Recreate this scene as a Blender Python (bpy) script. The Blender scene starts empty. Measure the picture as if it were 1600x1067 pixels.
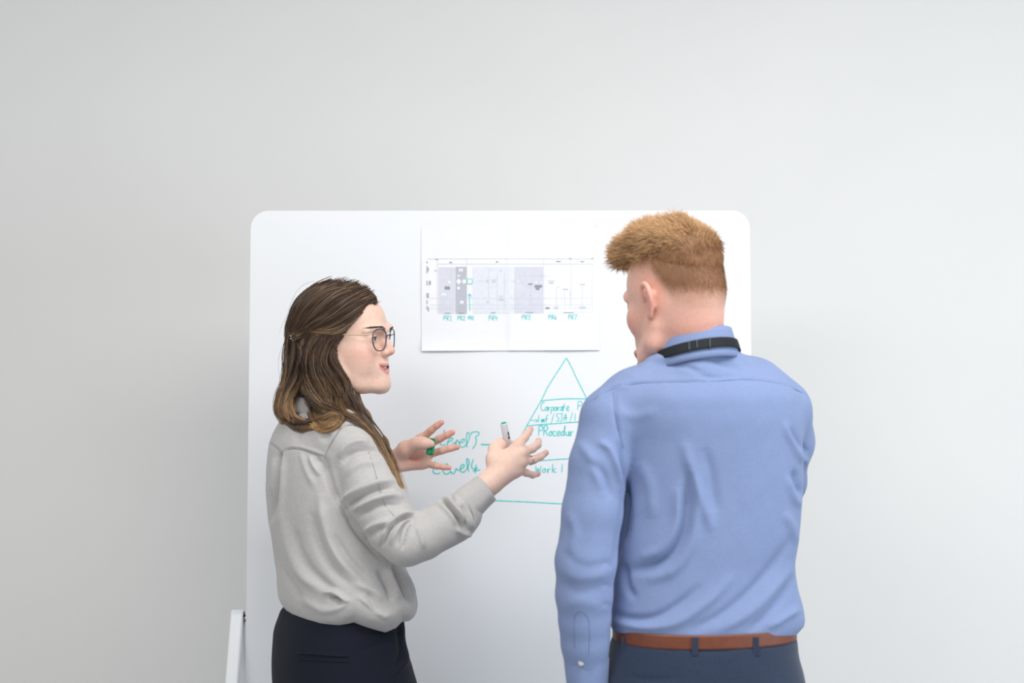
import bpy, math, random
import numpy as np
from mathutils import Vector, Matrix
from mathutils.bvhtree import BVHTree
random.seed(7); RNG = np.random.default_rng(11)
sc = bpy.context.scene
COL = sc.collection

# ------------------------------------------------------------------ camera
CAMZ, FPX = 1.53, 2222.0
cam_d = bpy.data.cameras.new('camera'); cam = bpy.data.objects.new('camera', cam_d); COL.objects.link(cam)
cam.location = (0, 0, CAMZ); cam.rotation_euler = (math.pi/2, 0, 0)
cam_d.sensor_width = 36.0; cam_d.lens = FPX*36.0/1600.0
cam_d.dof.use_dof = True; cam_d.dof.focus_distance = 3.02; cam_d.dof.aperture_fstop = 2.5
cam_d.clip_start = 0.05
sc.camera = cam

# ------------------------------------------------------------------ light
w = bpy.data.worlds.new('world'); sc.world = w; w.use_nodes = True
bg = w.node_tree.nodes['Background']; bg.inputs[0].default_value = (0.95, 0.97, 1.0, 1); bg.inputs[1].default_value = 0.48
def area(name, loc, target, sx, sy, power, color):
    l = bpy.data.lights.new(name, 'AREA'); l.shape = 'RECTANGLE'; l.size = sx; l.size_y = sy
    l.energy = power; l.color = color
    o = bpy.data.objects.new(name, l); COL.objects.link(o); o.location = loc
    o.rotation_euler = (Vector(target) - Vector(loc)).to_track_quat('-Z', 'Y').to_euler()
    return o
area('ceiling_light_panel', (0.9, 1.5, 3.0), (0.9, 1.9, 0), 2.2, 1.2, 56, (1.0, 0.985, 0.96))
area('ceiling_light_panel', (-1.6, 0.6, 3.0), (-1.6, 0.9, 0), 1.8, 1.2, 48, (1.0, 0.98, 0.95))
area('window_daylight', (4.2, 0.7, 1.3), (0.6, 3.4, 0.9), 2.8, 2.0, 84, (0.80, 0.92, 1.0))
sc.view_settings.view_transform = 'Standard'; sc.view_settings.look = 'None'
sc.view_settings.gamma = 1.0; sc.view_settings.use_curve_mapping = False
sc.view_settings.exposure = 0.0

# ------------------------------------------------------------------ helpers
def P(px, py, d):
    """point seen at photo pixel (px,py) at distance d from the camera plane"""
    return np.array([(px-800.0)*d/FPX, d, CAMZ-(py-533.5)*d/FPX])
def srgb(r, g, b):
    f = lambda c: (c/255.0/12.92) if c/255.0 <= 0.04045 else ((c/255.0+0.055)/1.055)**2.4
    return (f(r), f(g), f(b), 1.0)
def mesh_obj(name, V, faces, mat=None, parent=None, smooth=True, cols=None):
    V = np.asarray(V, dtype=np.float32)
    me = bpy.data.meshes.new(name)
    if isinstance(faces, np.ndarray):
        n, k = faces.shape
        me.vertices.add(len(V)); me.vertices.foreach_set('co', V.ravel())
        me.loops.add(n*k); me.loops.foreach_set('vertex_index', faces.astype(np.int32).ravel())
        me.polygons.add(n); me.polygons.foreach_set('loop_start', np.arange(0, n*k, k, dtype=np.int32))
        me.update(calc_edges=True)
    else:
        me.from_pydata([tuple(map(float, v)) for v in V], [], [list(map(int, f)) for f in faces]); me.update()
    if smooth: me.polygons.foreach_set('use_smooth', np.ones(len(me.polygons), dtype=bool))
    if cols is not None:
        a = me.attributes.new('Col', 'FLOAT_COLOR', 'POINT')
        c = np.ones((len(V), 4), dtype=np.float32); c[:, :cols.shape[1]] = cols
        a.data.foreach_set('color', c.ravel())
    o = bpy.data.objects.new(name, me); COL.objects.link(o)
    if mat is not None: me.materials.append(mat)
    if parent is not None: attach(o, parent)
    return o
def attach(o, parent):
    o.parent = parent
    loc = Vector(parent.location); p = parent
    o.matrix_parent_inverse = Matrix.Translation(loc).inverted()
    if parent.parent is not None:      # grandparent offsets are already undone by the parent's inverse
        o.matrix_parent_inverse = Matrix.Identity(4)
def thing(name, label, cat, loc=(0, 0, 0), group=None):
    o = bpy.data.objects.new(name, None); COL.objects.link(o); o.location = loc
    o.empty_display_size = 0.1
    o['label'] = label; o['category'] = cat
    if group: o['group'] = group
    return o
def tag(o, label, cat): o['label'] = label; o['category'] = cat; return o
class MB:
    """collects pieces of one mesh"""
    def __init__(s): s.V = []; s.F = []; s.n = 0
    def add(s, V, F):
        V = np.asarray(V, float)
        s.V.append(V); s.F += [[i+s.n for i in f] for f in F]; s.n += len(V)
    def box(s, lo, hi):
        x0, y0, z0 = lo; x1, y1, z1 = hi
        s.add([(x0,y0,z0),(x1,y0,z0),(x1,y1,z0),(x0,y1,z0),(x0,y0,z1),(x1,y0,z1),(x1,y1,z1),(x0,y1,z1)],
              [(0,3,2,1),(4,5,6,7),(0,1,5,4),(1,2,6,5),(2,3,7,6),(3,0,4,7)])
    def tube(s, pts, rad, n=10, cap=True, closed=False):
        V, F = tube(pts, rad, n, cap, closed); s.add(V, F)
    def build(s, name, mat, parent=None, smooth=True):
        return mesh_obj(name, np.concatenate(s.V), s.F, mat, parent, smooth)
def tube(pts, rad, n=10, cap=True, closed=False):
    pts = np.asarray(pts, float); m = len(pts)
    rad = np.broadcast_to(np.asarray(rad, float), (m,))
    T = (np.roll(pts, -1, 0)-np.roll(pts, 1, 0)) if closed else np.gradient(pts, axis=0)
    T /= np.linalg.norm(T, axis=1, keepdims=True)+1e-12
    up = np.array([0, 0, 1.0]) if abs(T[0][2]) < .9 else np.array([1.0, 0, 0])
    N = np.cross(T[0], up); N /= np.linalg.norm(N); V = []
    for i in range(m):
        N = N-T[i]*N.dot(T[i]); N /= np.linalg.norm(N)+1e-12; B = np.cross(T[i], N)
        for k in range(n):
            a = 2*math.pi*k/n; V.append(pts[i]+rad[i]*(math.cos(a)*N+math.sin(a)*B))
    F = []
    for i in range(m if closed else m-1):
        j = (i+1) % m
        for k in range(n): F.append((i*n+k, i*n+(k+1) % n, j*n+(k+1) % n, j*n+k))
    if cap and not closed: F.append(tuple(range(n))[::-1]); F.append(tuple((m-1)*n+k for k in range(n)))
    return np.array(V), F
def spline(pts, n=40):
    """Catmull-Rom through the points, n samples"""
    p = np.asarray(pts, float)
    if len(p) == 2: return p[0]+(p[1]-p[0])*np.linspace(0, 1, n)[:, None]
    d = np.r_[0, np.cumsum(np.maximum(np.linalg.norm(np.diff(p, axis=0), axis=1), 1e-9)**.5)]; d /= d[-1]
    m = np.gradient(p, d, axis=0) if len(p) > 2 else None
    q = np.linspace(0, 1, n); i = np.clip(np.searchsorted(d, q, side='right')-1, 0, len(p)-2)
    h = (d[i+1]-d[i])[:, None]; t = ((q-d[i])[:, None])/h
    return ((2*t**3-3*t**2+1)*p[i]+(t**3-2*t**2+t)*h*m[i]+(-2*t**3+3*t**2)*p[i+1]+(t**3-t**2)*h*m[i+1])
def ci(xs, ys, q):
    """smooth (hermite) interpolation of a table"""
    xs = np.asarray(xs, float); ys = np.asarray(ys, float)
    m = np.gradient(ys, xs); q = np.clip(q, xs[0], xs[-1])
    i = np.clip(np.searchsorted(xs, q, side='right')-1, 0, len(xs)-2)
    h = xs[i+1]-xs[i]; t = (q-xs[i])/h
    return ((2*t**3-3*t**2+1)*ys[i]+(t**3-2*t**2+t)*h*m[i]+(-2*t**3+3*t**2)*ys[i+1]+(t**3-t**2)*h*m[i+1])

# ------------------------------------------------------------------ materials
def mat(name, color, rough=0.5, spec=0.5, **kw):
    m = bpy.data.materials.new(name); m.use_nodes = True
    nt = m.node_tree; b = nt.nodes['Principled BSDF']
    b.inputs['Base Color'].default_value = color; b.inputs['Roughness'].default_value = rough
    b.inputs['Specular IOR Level'].default_value = spec
    for k, v in kw.items(): b.inputs[k].default_value = v
    return m, nt, b
def add_noise(nt, b, base, amount, scale, detail=3, coord='Object', vec_scale=None, bump=0.0, bump_scale=None, bump_dist=.001):
    tc = nt.nodes.new('ShaderNodeTexCoord'); src = tc.outputs[coord]
    if vec_scale:
        mp = nt.nodes.new('ShaderNodeMapping'); mp.inputs['Scale'].default_value = vec_scale
        nt.links.new(src, mp.inputs[0]); src = mp.outputs[0]
    n = nt.nodes.new('ShaderNodeTexNoise'); n.inputs['Scale'].default_value = scale; n.inputs['Detail'].default_value = detail
    nt.links.new(src, n.inputs['Vector'])
    r = nt.nodes.new('ShaderNodeMapRange'); r.inputs['From Min'].default_value = .25; r.inputs['From Max'].default_value = .75
    r.inputs['To Min'].default_value = 1-amount; r.inputs['To Max'].default_value = 1+amount
    nt.links.new(n.outputs[0], r.inputs[0])
    mx = nt.nodes.new('ShaderNodeVectorMath'); mx.operation = 'SCALE'
    if isinstance(base, tuple): mx.inputs[0].default_value = base[:3]
    else: nt.links.new(base, mx.inputs[0])
    nt.links.new(r.outputs[0], mx.inputs['Scale']); nt.links.new(mx.outputs[0], b.inputs['Base Color'])
    if bump:
        bp = nt.nodes.new('ShaderNodeBump'); bp.inputs['Strength'].default_value = bump; bp.inputs['Distance'].default_value = bump_dist
        if bump_scale:
            n2 = nt.nodes.new('ShaderNodeTexNoise'); n2.inputs['Scale'].default_value = bump_scale; n2.inputs['Detail'].default_value = 4
            nt.links.new(src, n2.inputs['Vector']); nt.links.new(n2.outputs[0], bp.inputs['Height'])
        else: nt.links.new(n.outputs[0], bp.inputs['Height'])
        nt.links.new(bp.outputs[0], b.inputs['Normal'])
    return mx.outputs[0]
def weave(name, color, amount, scale, rough=.85, stretch=6.0, sheen=.2, bump=.15):
    """woven cloth: two crossed stretched noises, for warp and weft"""
    m, nt, b = mat(name, color, rough, .25)
    b.inputs['Sheen Weight'].default_value = sheen
    tc = nt.nodes.new('ShaderNodeTexCoord'); outs = []
    for vs in ((scale*1.0, scale*1.0, scale/stretch), (scale/stretch, scale/stretch, scale*1.0)):
        mp = nt.nodes.new('ShaderNodeMapping'); mp.inputs['Scale'].default_value = vs
        nt.links.new(tc.outputs['Object'], mp.inputs[0])
        n = nt.nodes.new('ShaderNodeTexNoise'); n.inputs['Scale'].default_value = 1.0; n.inputs['Detail'].default_value = 2
        nt.links.new(mp.outputs[0], n.inputs['Vector']); outs.append(n.outputs[0])
    ad = nt.nodes.new('ShaderNodeMath'); ad.operation = 'ADD'
    nt.links.new(outs[0], ad.inputs[0]); nt.links.new(outs[1], ad.inputs[1])
    r = nt.nodes.new('ShaderNodeMapRange'); r.inputs['From Min'].default_value = .7; r.inputs['From Max'].default_value = 1.3
    r.inputs['To Min'].default_value = 1-amount; r.inputs['To Max'].default_value = 1+amount
    nt.links.new(ad.outputs[0], r.inputs[0])
    mx = nt.nodes.new('ShaderNodeVectorMath'); mx.operation = 'SCALE'; mx.inputs[0].default_value = color[:3]
    nt.links.new(r.outputs[0], mx.inputs['Scale']); nt.links.new(mx.outputs[0], b.inputs['Base Color'])
    bp = nt.nodes.new('ShaderNodeBump'); bp.inputs['Strength'].default_value = bump; bp.inputs['Distance'].default_value = .0006
    nt.links.new(ad.outputs[0], bp.inputs['Height']); nt.links.new(bp.outputs[0], b.inputs['Normal'])
    return m
def vcol(name, rough, spec=.4, noise=.08, nscale=120, sss=0, bump=0):
    m, nt, b = mat(name, (1, 1, 1, 1), rough, spec)
    at = nt.nodes.new('ShaderNodeAttribute'); at.attribute_name = 'Col'
    add_noise(nt, b, at.outputs['Color'], noise, nscale, bump=bump, bump_scale=900, bump_dist=.0004)
    if sss:
        b.inputs['Subsurface Weight'].default_value = sss; b.inputs['Subsurface Radius'].default_value = (1.0, .35, .2)
        b.inputs['Subsurface Scale'].default_value = .006
    return m
M = {}
m_, nt_, b_ = mat('painted_wall', srgb(233, 232, 230), .75, .3); add_noise(nt_, b_, srgb(233, 232, 230), .012, 3, bump=.05, bump_scale=260); M['wall'] = m_
m_, nt_, b_ = mat('carpet_floor', srgb(172, 173, 175), .95, .1); add_noise(nt_, b_, srgb(172, 173, 175), .2, 300, bump=.4); M['floor'] = m_
m_, nt_, b_ = mat('glossy_whiteboard', srgb(238, 240, 243), .28, .4); add_noise(nt_, b_, srgb(238, 240, 243), .006, 6); M['board'] = m_
m_, nt_, b_ = mat('white_lacquer', srgb(238, 242, 245), .3, .5); add_noise(nt_, b_, srgb(238, 242, 245), .01, 8); M['lacquer'] = m_
m_, nt_, b_ = mat('paper', srgb(239, 240, 244), .7, .2); add_noise(nt_, b_, srgb(239, 240, 244), .01, 40); M['paper'] = m_
def plain(key, rgb, rough=.5, spec=.4, amt=.04, sc_=90, **kw):
    m, nt, b = mat(key, srgb(*rgb), rough, spec, **kw); add_noise(nt, b, srgb(*rgb), amt, sc_); M[key] = m
plain('green_ink', (52, 212, 210), .6, .2); plain('print_pale', (226, 229, 237), .7, .2); plain('print_mid', (215, 217, 227), .7, .2)
plain('print_dark', (188, 191, 200), .7, .2); plain('print_line', (208, 211, 218), .7, .2); plain('print_text', (150, 153, 162), .7, .2)
plain('print_white', (239, 240, 244), .7, .2)
plain('cap_green', (0, 140, 92), .35, .5); plain('marker_white', (225, 226, 232), .35, .5); plain('marker_print', (60, 66, 72), .5, .3)
plain('marker_end', (0, 178, 130), .4, .5)
plain('rubber', (40, 40, 42), .7, .3); plain('shoe', (25, 24, 24), .4, .5)
plain('belt_leather', (114, 64, 46), .45, .4, .12, 60); plain('lanyard', (28, 32, 36), .7, .3, .12, 500)
plain('clip_plastic', (60, 70, 76), .3, .5); plain('lanyard_print', (120, 128, 130), .6, .3)
plain('button', (196, 196, 190), .35, .5); plain('silver', (200, 200, 205), .2, .5, Metallic=1.0)
plain('rim_dark', (58, 62, 84), .3, .5); plain('temple_gold', (206, 186, 156), .3, .5, Metallic=.4)
plain('eye_white', (225, 220, 215), .15, .6); plain('iris', (60, 66, 60), .1, .6); plain('teeth', (232, 226, 216), .25, .5)
plain('mouth_inside', (90, 35, 35), .6, .2)
m_, nt_, b_ = mat('lens_glass', (1, 1, 1, 1), .02, .5); b_.inputs['Transmission Weight'].default_value = 1.0; b_.inputs['IOR'].default_value = 1.02
b_.inputs['Alpha'].default_value = .25; M['lens'] = m_
plain('lash', (48, 36, 32), .6, .3)
plain('nail', (236, 190, 178), .3, .5)
M['skin'] = vcol('skin', .48, .35, .05, 140, sss=.12, bump=.12)
M['hair_f'] = vcol('brown_hair', .33, .45, .10, 60); M['hair_m'] = vcol('ginger_hair', .5, .35, .10, 60)
M['blouse'] = weave('heather_grey_blouse', srgb(186, 184, 182), .09, 900, stretch=9)
M['shirt'] = weave('blue_cotton_shirt', srgb(126, 143, 182), .05, 700, stretch=8, sheen=.1)
M['navy'] = weave('navy_trouser_cloth', srgb(17, 22, 36), .12, 900, sheen=.03)
M['slate'] = weave('slate_trouser_cloth', srgb(42, 54, 76), .14, 800)
M['seam'] = weave('seam_thread_grey', srgb(160, 160, 160), .1, 900); M['seam_blue'] = weave('seam_thread_blue', srgb(100, 116, 160), .1, 900)

# ------------------------------------------------------------------ room
WALL_Y = 4.0
def struct(o): o['kind'] = 'structure'; return o
mb = MB(); mb.box((-4.5, WALL_Y, 0), (5.0, WALL_Y+.12, 3.2)); struct(mb.build('wall_back', M['wall'], smooth=False))
mb = MB(); mb.box((-4.5, -1.5, -.1), (5.0, WALL_Y+.12, 0)); struct(mb.build('floor', M['floor'], smooth=False))
mb = MB(); mb.box((-4.5, WALL_Y-.014, 0), (5.0, WALL_Y, .09)); struct(mb.build('baseboard_back', M['lacquer'], smooth=False))

# ------------------------------------------------------------------ whiteboard
TZ, TY, LEAN = 1.842, 3.392, 0.066          # top edge of the writing face, leaning back
def BD(px, py, off=0.0):
    """photo pixel -> point on the board face, off metres in front of it"""
    dx, dz = (px-800.0)/FPX, -(py-533.5)/FPX
    t = (TY+LEAN*(CAMZ-TZ))/(1-LEAN*dz)
    n = np.array([0, -1, LEAN])/math.hypot(1, LEAN)
    return np.array([t*dx, t, CAMZ+t*dz])+n*off
board = thing('whiteboard', 'white mobile whiteboard with rounded corners and green handwriting, standing before the wall', 'whiteboard', (-.03, TY-.1, 0))
x0, x1 = BD(387.5, 500)[0]+.004, BD(1172, 400)[0]
def board_panel(z0, z1, r, th, inset=0.0):
    pts = []
    for cx, cz, a0 in ((x1-r, z1-r, 0), (x0+r, z1-r, 90), (x0+r, z0+r, 180), (x1-r, z0+r, 270)):
        for k in range(13):
            a = math.radians(a0+90*k/12); pts.append((cx+(r-inset)*math.cos(a), cz+(r-inset)*math.sin(a)))
    n = len(pts); V = []
    for off in (0, th):
        for x, z in pts: V.append((x, TY+LEAN*(z-TZ)+off, z))
    F = [tuple(range(n))[::-1], tuple(range(n, 2*n))]+[(i, (i+1) % n, n+(i+1) % n, n+i) for i in range(n)]
    return V, F
V, F = board_panel(.22, TZ, .042, .004); mesh_obj('writing_panel', V, F, M['board'], board, False)
V, F = board_panel(.22, TZ, .042, .018, .003); V = [(x, y+.0035, z) for x, y, z in V]; mesh_obj('backing_panel', V, F, M['lacquer'], board, False)
def leg(xa, xb, front):
    """flat lacquered leg of the A-shaped side stand, round at the top"""
    prof = []; ht = .905; s = 1 if not front else -1
    yt = TY+LEAN*(ht-TZ)+.012; run = .36 if front else .34
    w = .030
    c0 = np.array([yt, ht-.02]); c1 = np.array([yt+s*run, .05]); d = (c1-c0)/np.linalg.norm(c1-c0); nrm = np.array([-d[1], d[0]])
    out = []
    for k in range(9):
        a = math.pi*k/8; out.append(c0+w/2*(math.cos(a)*nrm-math.sin(a)*d))
    out += [c1-nrm*w/2, c1+nrm*w/2]
    n = len(out); V = [(xa, *p) for p in out]+[(xb, *p) for p in out]
    F = [tuple(range(n)), tuple(range(n, 2*n))[::-1]]+[(i, n+i, n+(i+1) % n, (i+1) % n) for i in range(n)]
    o = mesh_obj('stand_leg', V, F, M['lacquer'], board, False)
    bv = o.modifiers.new('bevel', 'BEVEL'); bv.width = .004; bv.segments = 3; bv.limit_method = 'ANGLE'; bv.angle_limit = .6
    mb = MB(); cy = c1[0]; xm = (xa+xb)/2
    a = np.linspace(0, 2*math.pi, 25)[:-1]
    ring = lambda x, r: [(x, cy+r*math.cos(t), .033+r*math.sin(t)) for t in a]
    V = ring(xm-.012, .026)+ring(xm-.010, .033)+ring(xm+.010, .033)+ring(xm+.012, .026); n = 24
    F = [tuple(range(n)), tuple(range(3*n, 4*n))[::-1]]+[(q*n+i, (q+1)*n+i, (q+1)*n+(i+1) % n, q*n+(i+1) % n) for q in range(3) for i in range(n)]
    mesh_obj('caster_wheel', V, F, M['rubber'], board)
    return o
for front in (True, False):
    leg(x0-.037, x0-.007, front); leg(x1+.007, x1+.037, front)
for xs in (x0-.012, x1+.012):
    mb = MB(); mb.tube([(xs-.01, TY+LEAN*(.88-TZ)+.012, .88), (xs+.04 if xs < 0 else xs-.04, TY+LEAN*(.88-TZ)+.012, .88)], .008); mb.build('pivot_pin', M['silver'], board)
mb = MB(); mb.tube([(x0-.02, TY+.30, .12), (x1+.02, TY+.30, .12)], .014, 14); mb.build('cross_bar', M['lacquer'], board)

# ---- handwriting: strokes are ribbons lying on a surface
def ribbon(strokes, width, surf, n_per=8):
    V = []; F = []
    for st in strokes:
        p = np.asarray(st, float)
        q = spline(p, max(2, n_per*(len(p)-1)+1)) if len(p) > 2 else np.array([p[0]+(p[1]-p[0])*t for t in np.linspace(0, 1, 4)])
        T = np.gradient(q, axis=0); T /= np.linalg.norm(T, axis=1, keepdims=True)+1e-9
        N = np.stack([-T[:, 1], T[:, 0]], 1); b = len(V)
        for k in range(len(q)):
            wd = width*(.85+.15*math.sin(k*1.3+len(V)))/2*(0.6 if k in (0, len(q)-1) else 1)
            V.append(surf(*(q[k]+N[k]*wd))); V.append(surf(*(q[k]-N[k]*wd)))
        for k in range(len(q)-1): F.append((b+2*k, b+2*k+1, b+2*k+3, b+2*k+2))
    return V, F
FONT = {   # unit strokes, x right, y up, one em high for capitals
 'P': [[(.05, 0), (.1, 1)], [(.08, .95), (.4, 1), (.55, .78), (.4, .55), (.1, .5)]],
 'R': [[(.05, 0), (.1, 1)], [(.08, .95), (.4, 1), (.52, .78), (.38, .55), (.12, .5)], [(.2, .5), (.55, 0)]],
 '1': [[(.1, .75), (.3, 1)], [(.3, 1), (.3, 0)], [(.1, 0), (.5, 0)]],
 '2': [[(.05, .8), (.25, 1), (.5, .85), (.4, .5), (.05, .02), (.3, .05), (.6, .02)]],
 '3': [[(.05, .95), (.35, 1), (.5, .8), (.25, .55), (.5, .3), (.35, .03), (.02, .05)]],
 '4': [[(.1, 1), (.05, .5), (.3, .45), (.5, .55)], [(.5, .95), (.4, 0)]],
 '5': [[(.75, 1), (.3, 1), (.2, .6), (.45, .6), (.5, .3), (.3, .02), (0, .1)]],
 '6': [[(.45, 1), (.15, .5), (.1, .15), (.35, 0), (.55, .2), (.35, .42), (.12, .25)]],
 '7': [[(.05, 1), (.65, 1), (.4, .4), (.25, -.05)]],
 'C': [[(.55, .9), (.35, 1), (.1, .7), (.05, .3), (.25, .05), (.55, .15)]],
 'o': [[(.25, .45), (.05, .25), (.2, .02), (.4, .2), (.28, .45), (.45, .4)]],
 'r': [[(.05, .45), (.1, 0), (.15, .35), (.4, .45)]],
 'p': [[(.08, .45), (.02, -.4)], [(.08, .4), (.32, .45), (.35, .1), (.08, .05)]],
 'a': [[(.35, .42), (.1, .4), (.05, .1), (.25, .05), (.38, .4), (.4, .02), (.5, .05)]],
 'T': [[(.3, .95), (.05, 0)], [(-.15, .5), (.45, .55)]],
 'A': [[(.0, 0), (.3, .95), (.4, 0)], [(-.1, .4), (.6, .45)]],
 'E': [[(.05, .2), (.4, .4), (.3, .6), (.05, .3), (.2, 0), (.5, .15)]],
 'I': [[(.1, 1), (.05, 0)]], 'm': [[(.0, 0), (.08, .45), (.1, .05), (.25, .45), (.28, .05), (.42, .42), (.48, 0)]],
 'f': [[(.5, .95), (.25, .9), (.15, 0)], [(.0, .45), (.45, .5)]], '/': [[(.4, 1.15), (.0, -.25)]],
 'S': [[(.5, 1), (.1, .9), (.15, .6), (.4, .4), (.3, 0), (0, .05)]], 'J': [[(.0, 1), (.5, 1)], [(.3, 1), (.25, .1), (.0, -.1)]],
 'c': [[(.4, .4), (.15, .45), (.05, .15), (.2, 0), (.42, .1)]], 'e': [[(.05, .2), (.38, .3), (.25, .48), (.05, .25), (.18, 0), (.42, .08)]],
 'd': [[(.35, .4), (.1, .4), (.05, .08), (.25, .05), (.5, 1), (.38, .3), (.45, 0)]], 'u': [[(.03, .45), (.05, .08), (.25, .05), (.36, .45), (.38, .02), (.5, .05)]],
 'W': [[(.0, .8), (.12, 0), (.28, .5), (.42, 0), (.6, .75)]], 'k': [[(.1, 1), (.05, 0)], [(.45, .5), (.1, .25), (.5, 0)]],
 '-': [[(-.1, .3), (.45, .3)]], '>': [[(.0, .55), (.4, .32), (.05, .1)]],
}
def word(txt, x, y, h, adv, slope=0.0, wscale=1.0):
    """handwritten word as pixel strokes: start x, baseline y, capital height h, advance"""
    out = []; 
    for i, ch in enumerate(txt):
        if ch == ' ': x += adv*h*.7; continue
        for st in FONT[ch]:
            out.append([(x+u*h*wscale, y-v*h+slope*(x-800)) for u, v in st])
        x += adv*h*(1.0 if ch in 'PRCmWAd' else .8)
    return out
def T(pts, ox, oy, s): return [(ox+a/s, oy+b/s) for a, b in pts]
onboard = lambda x, y: BD(x, y, .0006)
def note(name, strokes, width, label=None, surf=onboard, parent=board, m='green_ink'):
    V, F = ribbon(strokes, width, surf); o = mesh_obj(name, V, F, M[m], parent, False)
    if label: o['label'] = label
    return o
c8 = lambda pts: T(pts, 670, 660, 11.85)
note('handwritten_word', [c8(s) for s in (
  [(290,130),(275,215),(225,340),(215,400),(260,422),(310,405)],
  [(345,372),(400,350),(447,300),(425,284),(385,305),(348,370),(345,420),(375,442),(430,420)],
  [(430,420),(485,365),(500,412),(522,320),(560,380)],
  [(560,382),(625,368),(662,322),(640,304),(592,338),(568,400),(598,455),(650,456)],
  [(650,456),(705,395),(752,285),(750,210),(720,180),(700,250),(700,380),(716,465)],
  [(790,232),(788,192),(850,174),(920,180),(932,215),(870,275),(882,330),(860,420),(805,490)])], 1.7, 'green handwriting Level 3')
note('drawn_line', [c8([(965,405),(1050,412),(1160,408),(1420,410)])], 2.4)
note('handwritten_word', [c8(s) for s in (
  [(122,710),(85,860),(85,925),(150,950),(215,930)],
  [(270,870),(335,830),(355,785),(325,765),(285,810),(265,890),(295,948),(350,952),(410,900)],
  [(410,900),(430,945),(470,940),(510,850),(528,880),(572,886)],
  [(575,872),(640,832),(656,792),(620,778),(586,835),(590,900),(640,922),(690,880)],
  [(690,880),(742,780),(735,690),(710,668),(704,740),(728,850),(742,912)],
  [(826,678),(795,790),(800,838),(850,862),(908,834)], [(876,780),(868,860),(860,942)], [(815,898),(880,888),(955,878)])], 1.9, 'green handwriting Level 4')
cp = lambda pts: T(pts, 750, 550, 4.27)
note('drawn_triangle', [cp([(577,38),(530,112),(455,230),(408,325),(360,408),(312,493),(210,680),(40,985)]),
  cp([(577,38),(605,90),(640,165),(680,245),(712,310),(800,500),(1010,1000)])], 1.5, 'thin green pyramid outline')
for ln in ([(408,325),(480,318),(560,312),(640,311),(712,312)], [(312,493),(400,484),(520,476),(660,466),(790,462)],
           [(200,735),(430,722),(585,712),(860,700)], [(40,986),(95,990),(320,1000),(545,1012),(1000,1020)]):
    note('drawn_line', [cp(ln)], 1.7)
note('handwritten_word', word('Corpora', 845, 642, 14, .43, 0, .78)+word('TE', 879, 642, 13, .55, 0, .8), 1.35, 'green handwriting Corporate')
note('handwritten_word', word('P', 902, 641, 14, .6), 1.35)
note('drawn_arrow', word('-', 831, 660, 11, .6)+word('>', 836, 660.5, 10, .6), 1.3)
note('handwritten_word', word('Imf', 841, 660, 12, .50, 0, .9), 1.3); note('handwritten_word', word('/', 861, 659.5, 12, .5), 1.3)
note('handwritten_word', word('SJA', 869, 658, 12, .62, 0, .85), 1.3); note('handwritten_word', word('/I', 890, 657.5, 12, .8), 1.3)
note('handwritten_word', word('PRocedur', 841, 681, 16, .50, 0, .85), 1.6, 'green handwriting Procedur')
note('handwritten_word', word('Work I', 837, 738.5, 14, .70, -.0), 1.6, 'green handwriting Work')

# ------------------------------------------------------------------ sheet of paper taped on the board
PC = dict(tl=(658.5, 357.5), tr=(935, 350.5), br=(936.5, 547), bl=(659, 548.5))
def paper_uv(px, py):
    u = (px-658.7)/277.2; v = (548-py)/(548-(357.5-7*u)); return u, v
def PAP(px, py, off=.0007):
    u, v = paper_uv(px, py)
    lift = .0012+.006*max(0, (0.16-v)/.16)**2*(.7+.3*math.sin(u*9+.6))+.0012*math.sin(u*7+v*3)**2*v*(1-v)*4
    lift += .0016*math.exp(-((u-.5)/.012)**2)+.001*math.exp(-((u-.53-.05*v)/.03)**2)*(v < .5)
    lift += .004*max(0, (v-.93)/.07)**2*max(0, (u-.9)/.1)
    return BD(px, py, lift+off)
sheet = thing('paper_sheet', 'large white printed flow chart sheet stuck on the whiteboard', 'paper', BD(797, 548, .002))
nu, nv = 70, 50; V = []
for side in (0, 1):
    for j in range(nv+1):
        for i in range(nu+1):
            u, v = i/nu, j/nv
            top = np.array(PC['tl'])*(1-u)+np.array(PC['tr'])*u; bot = np.array(PC['bl'])*(1-u)+np.array(PC['br'])*u
            p = bot*(1-v)+top*v; V.append(PAP(p[0], p[1], 0 if side == 0 else -.0004))
s1 = (nu+1)*(nv+1); F = []
for j in range(nv):
    for i in range(nu):
        a = j*(nu+1)+i; F.append((a, a+1, a+nu+2, a+nu+1)); F.append((s1+a, s1+a+nu+1, s1+a+nu+2, s1+a+1))
mesh_obj('page', V, F, M['paper'], sheet)
def pquad(name, rects, m, off=.0005, n=10):
    V = []; F = []
    for (a, b, c, d) in rects:
        base = len(V); k = max(2, int((c-a)/6)); l = max(2, int((d-b)/6))
        for j in range(l+1):
            for i in range(k+1): V.append(PAP(a+(c-a)*i/k, b+(d-b)*j/l, off))
        for j in range(l):
            for i in range(k): q = base+j*(k+1)+i; F.append((q, q+k+1, q+k+2, q+1))
    o = mesh_obj(name, V, F, M[m], sheet)
    if len(rects) > 1: o['kind'] = 'stuff'
    return o
pquad('printed_block', [(685.5, 417.5, 711, 490)], 'print_mid'); pquad('printed_block', [(712, 417, 729.5, 490.5)], 'print_dark')
pquad('printed_block', [(739, 417, 802, 490)], 'print_pale'); pquad('printed_block', [(803.5, 417, 849.5, 489.5)], 'print_mid')
pquad('printed_block', [(852, 417, 925, 488)], 'print_white')
L = [(668, 404.2, 928, 404.9), (683, 412.3, 928, 412.9), (683.5, 405, 684, 490), (729, 404, 729.5, 416), (849.5, 404, 850, 416), (892, 404, 892.5, 482), (925, 412, 925.4, 488)]
L += [(672, y, 925, y+.45) for y in (466, 476.3, 481.6)]
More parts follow.
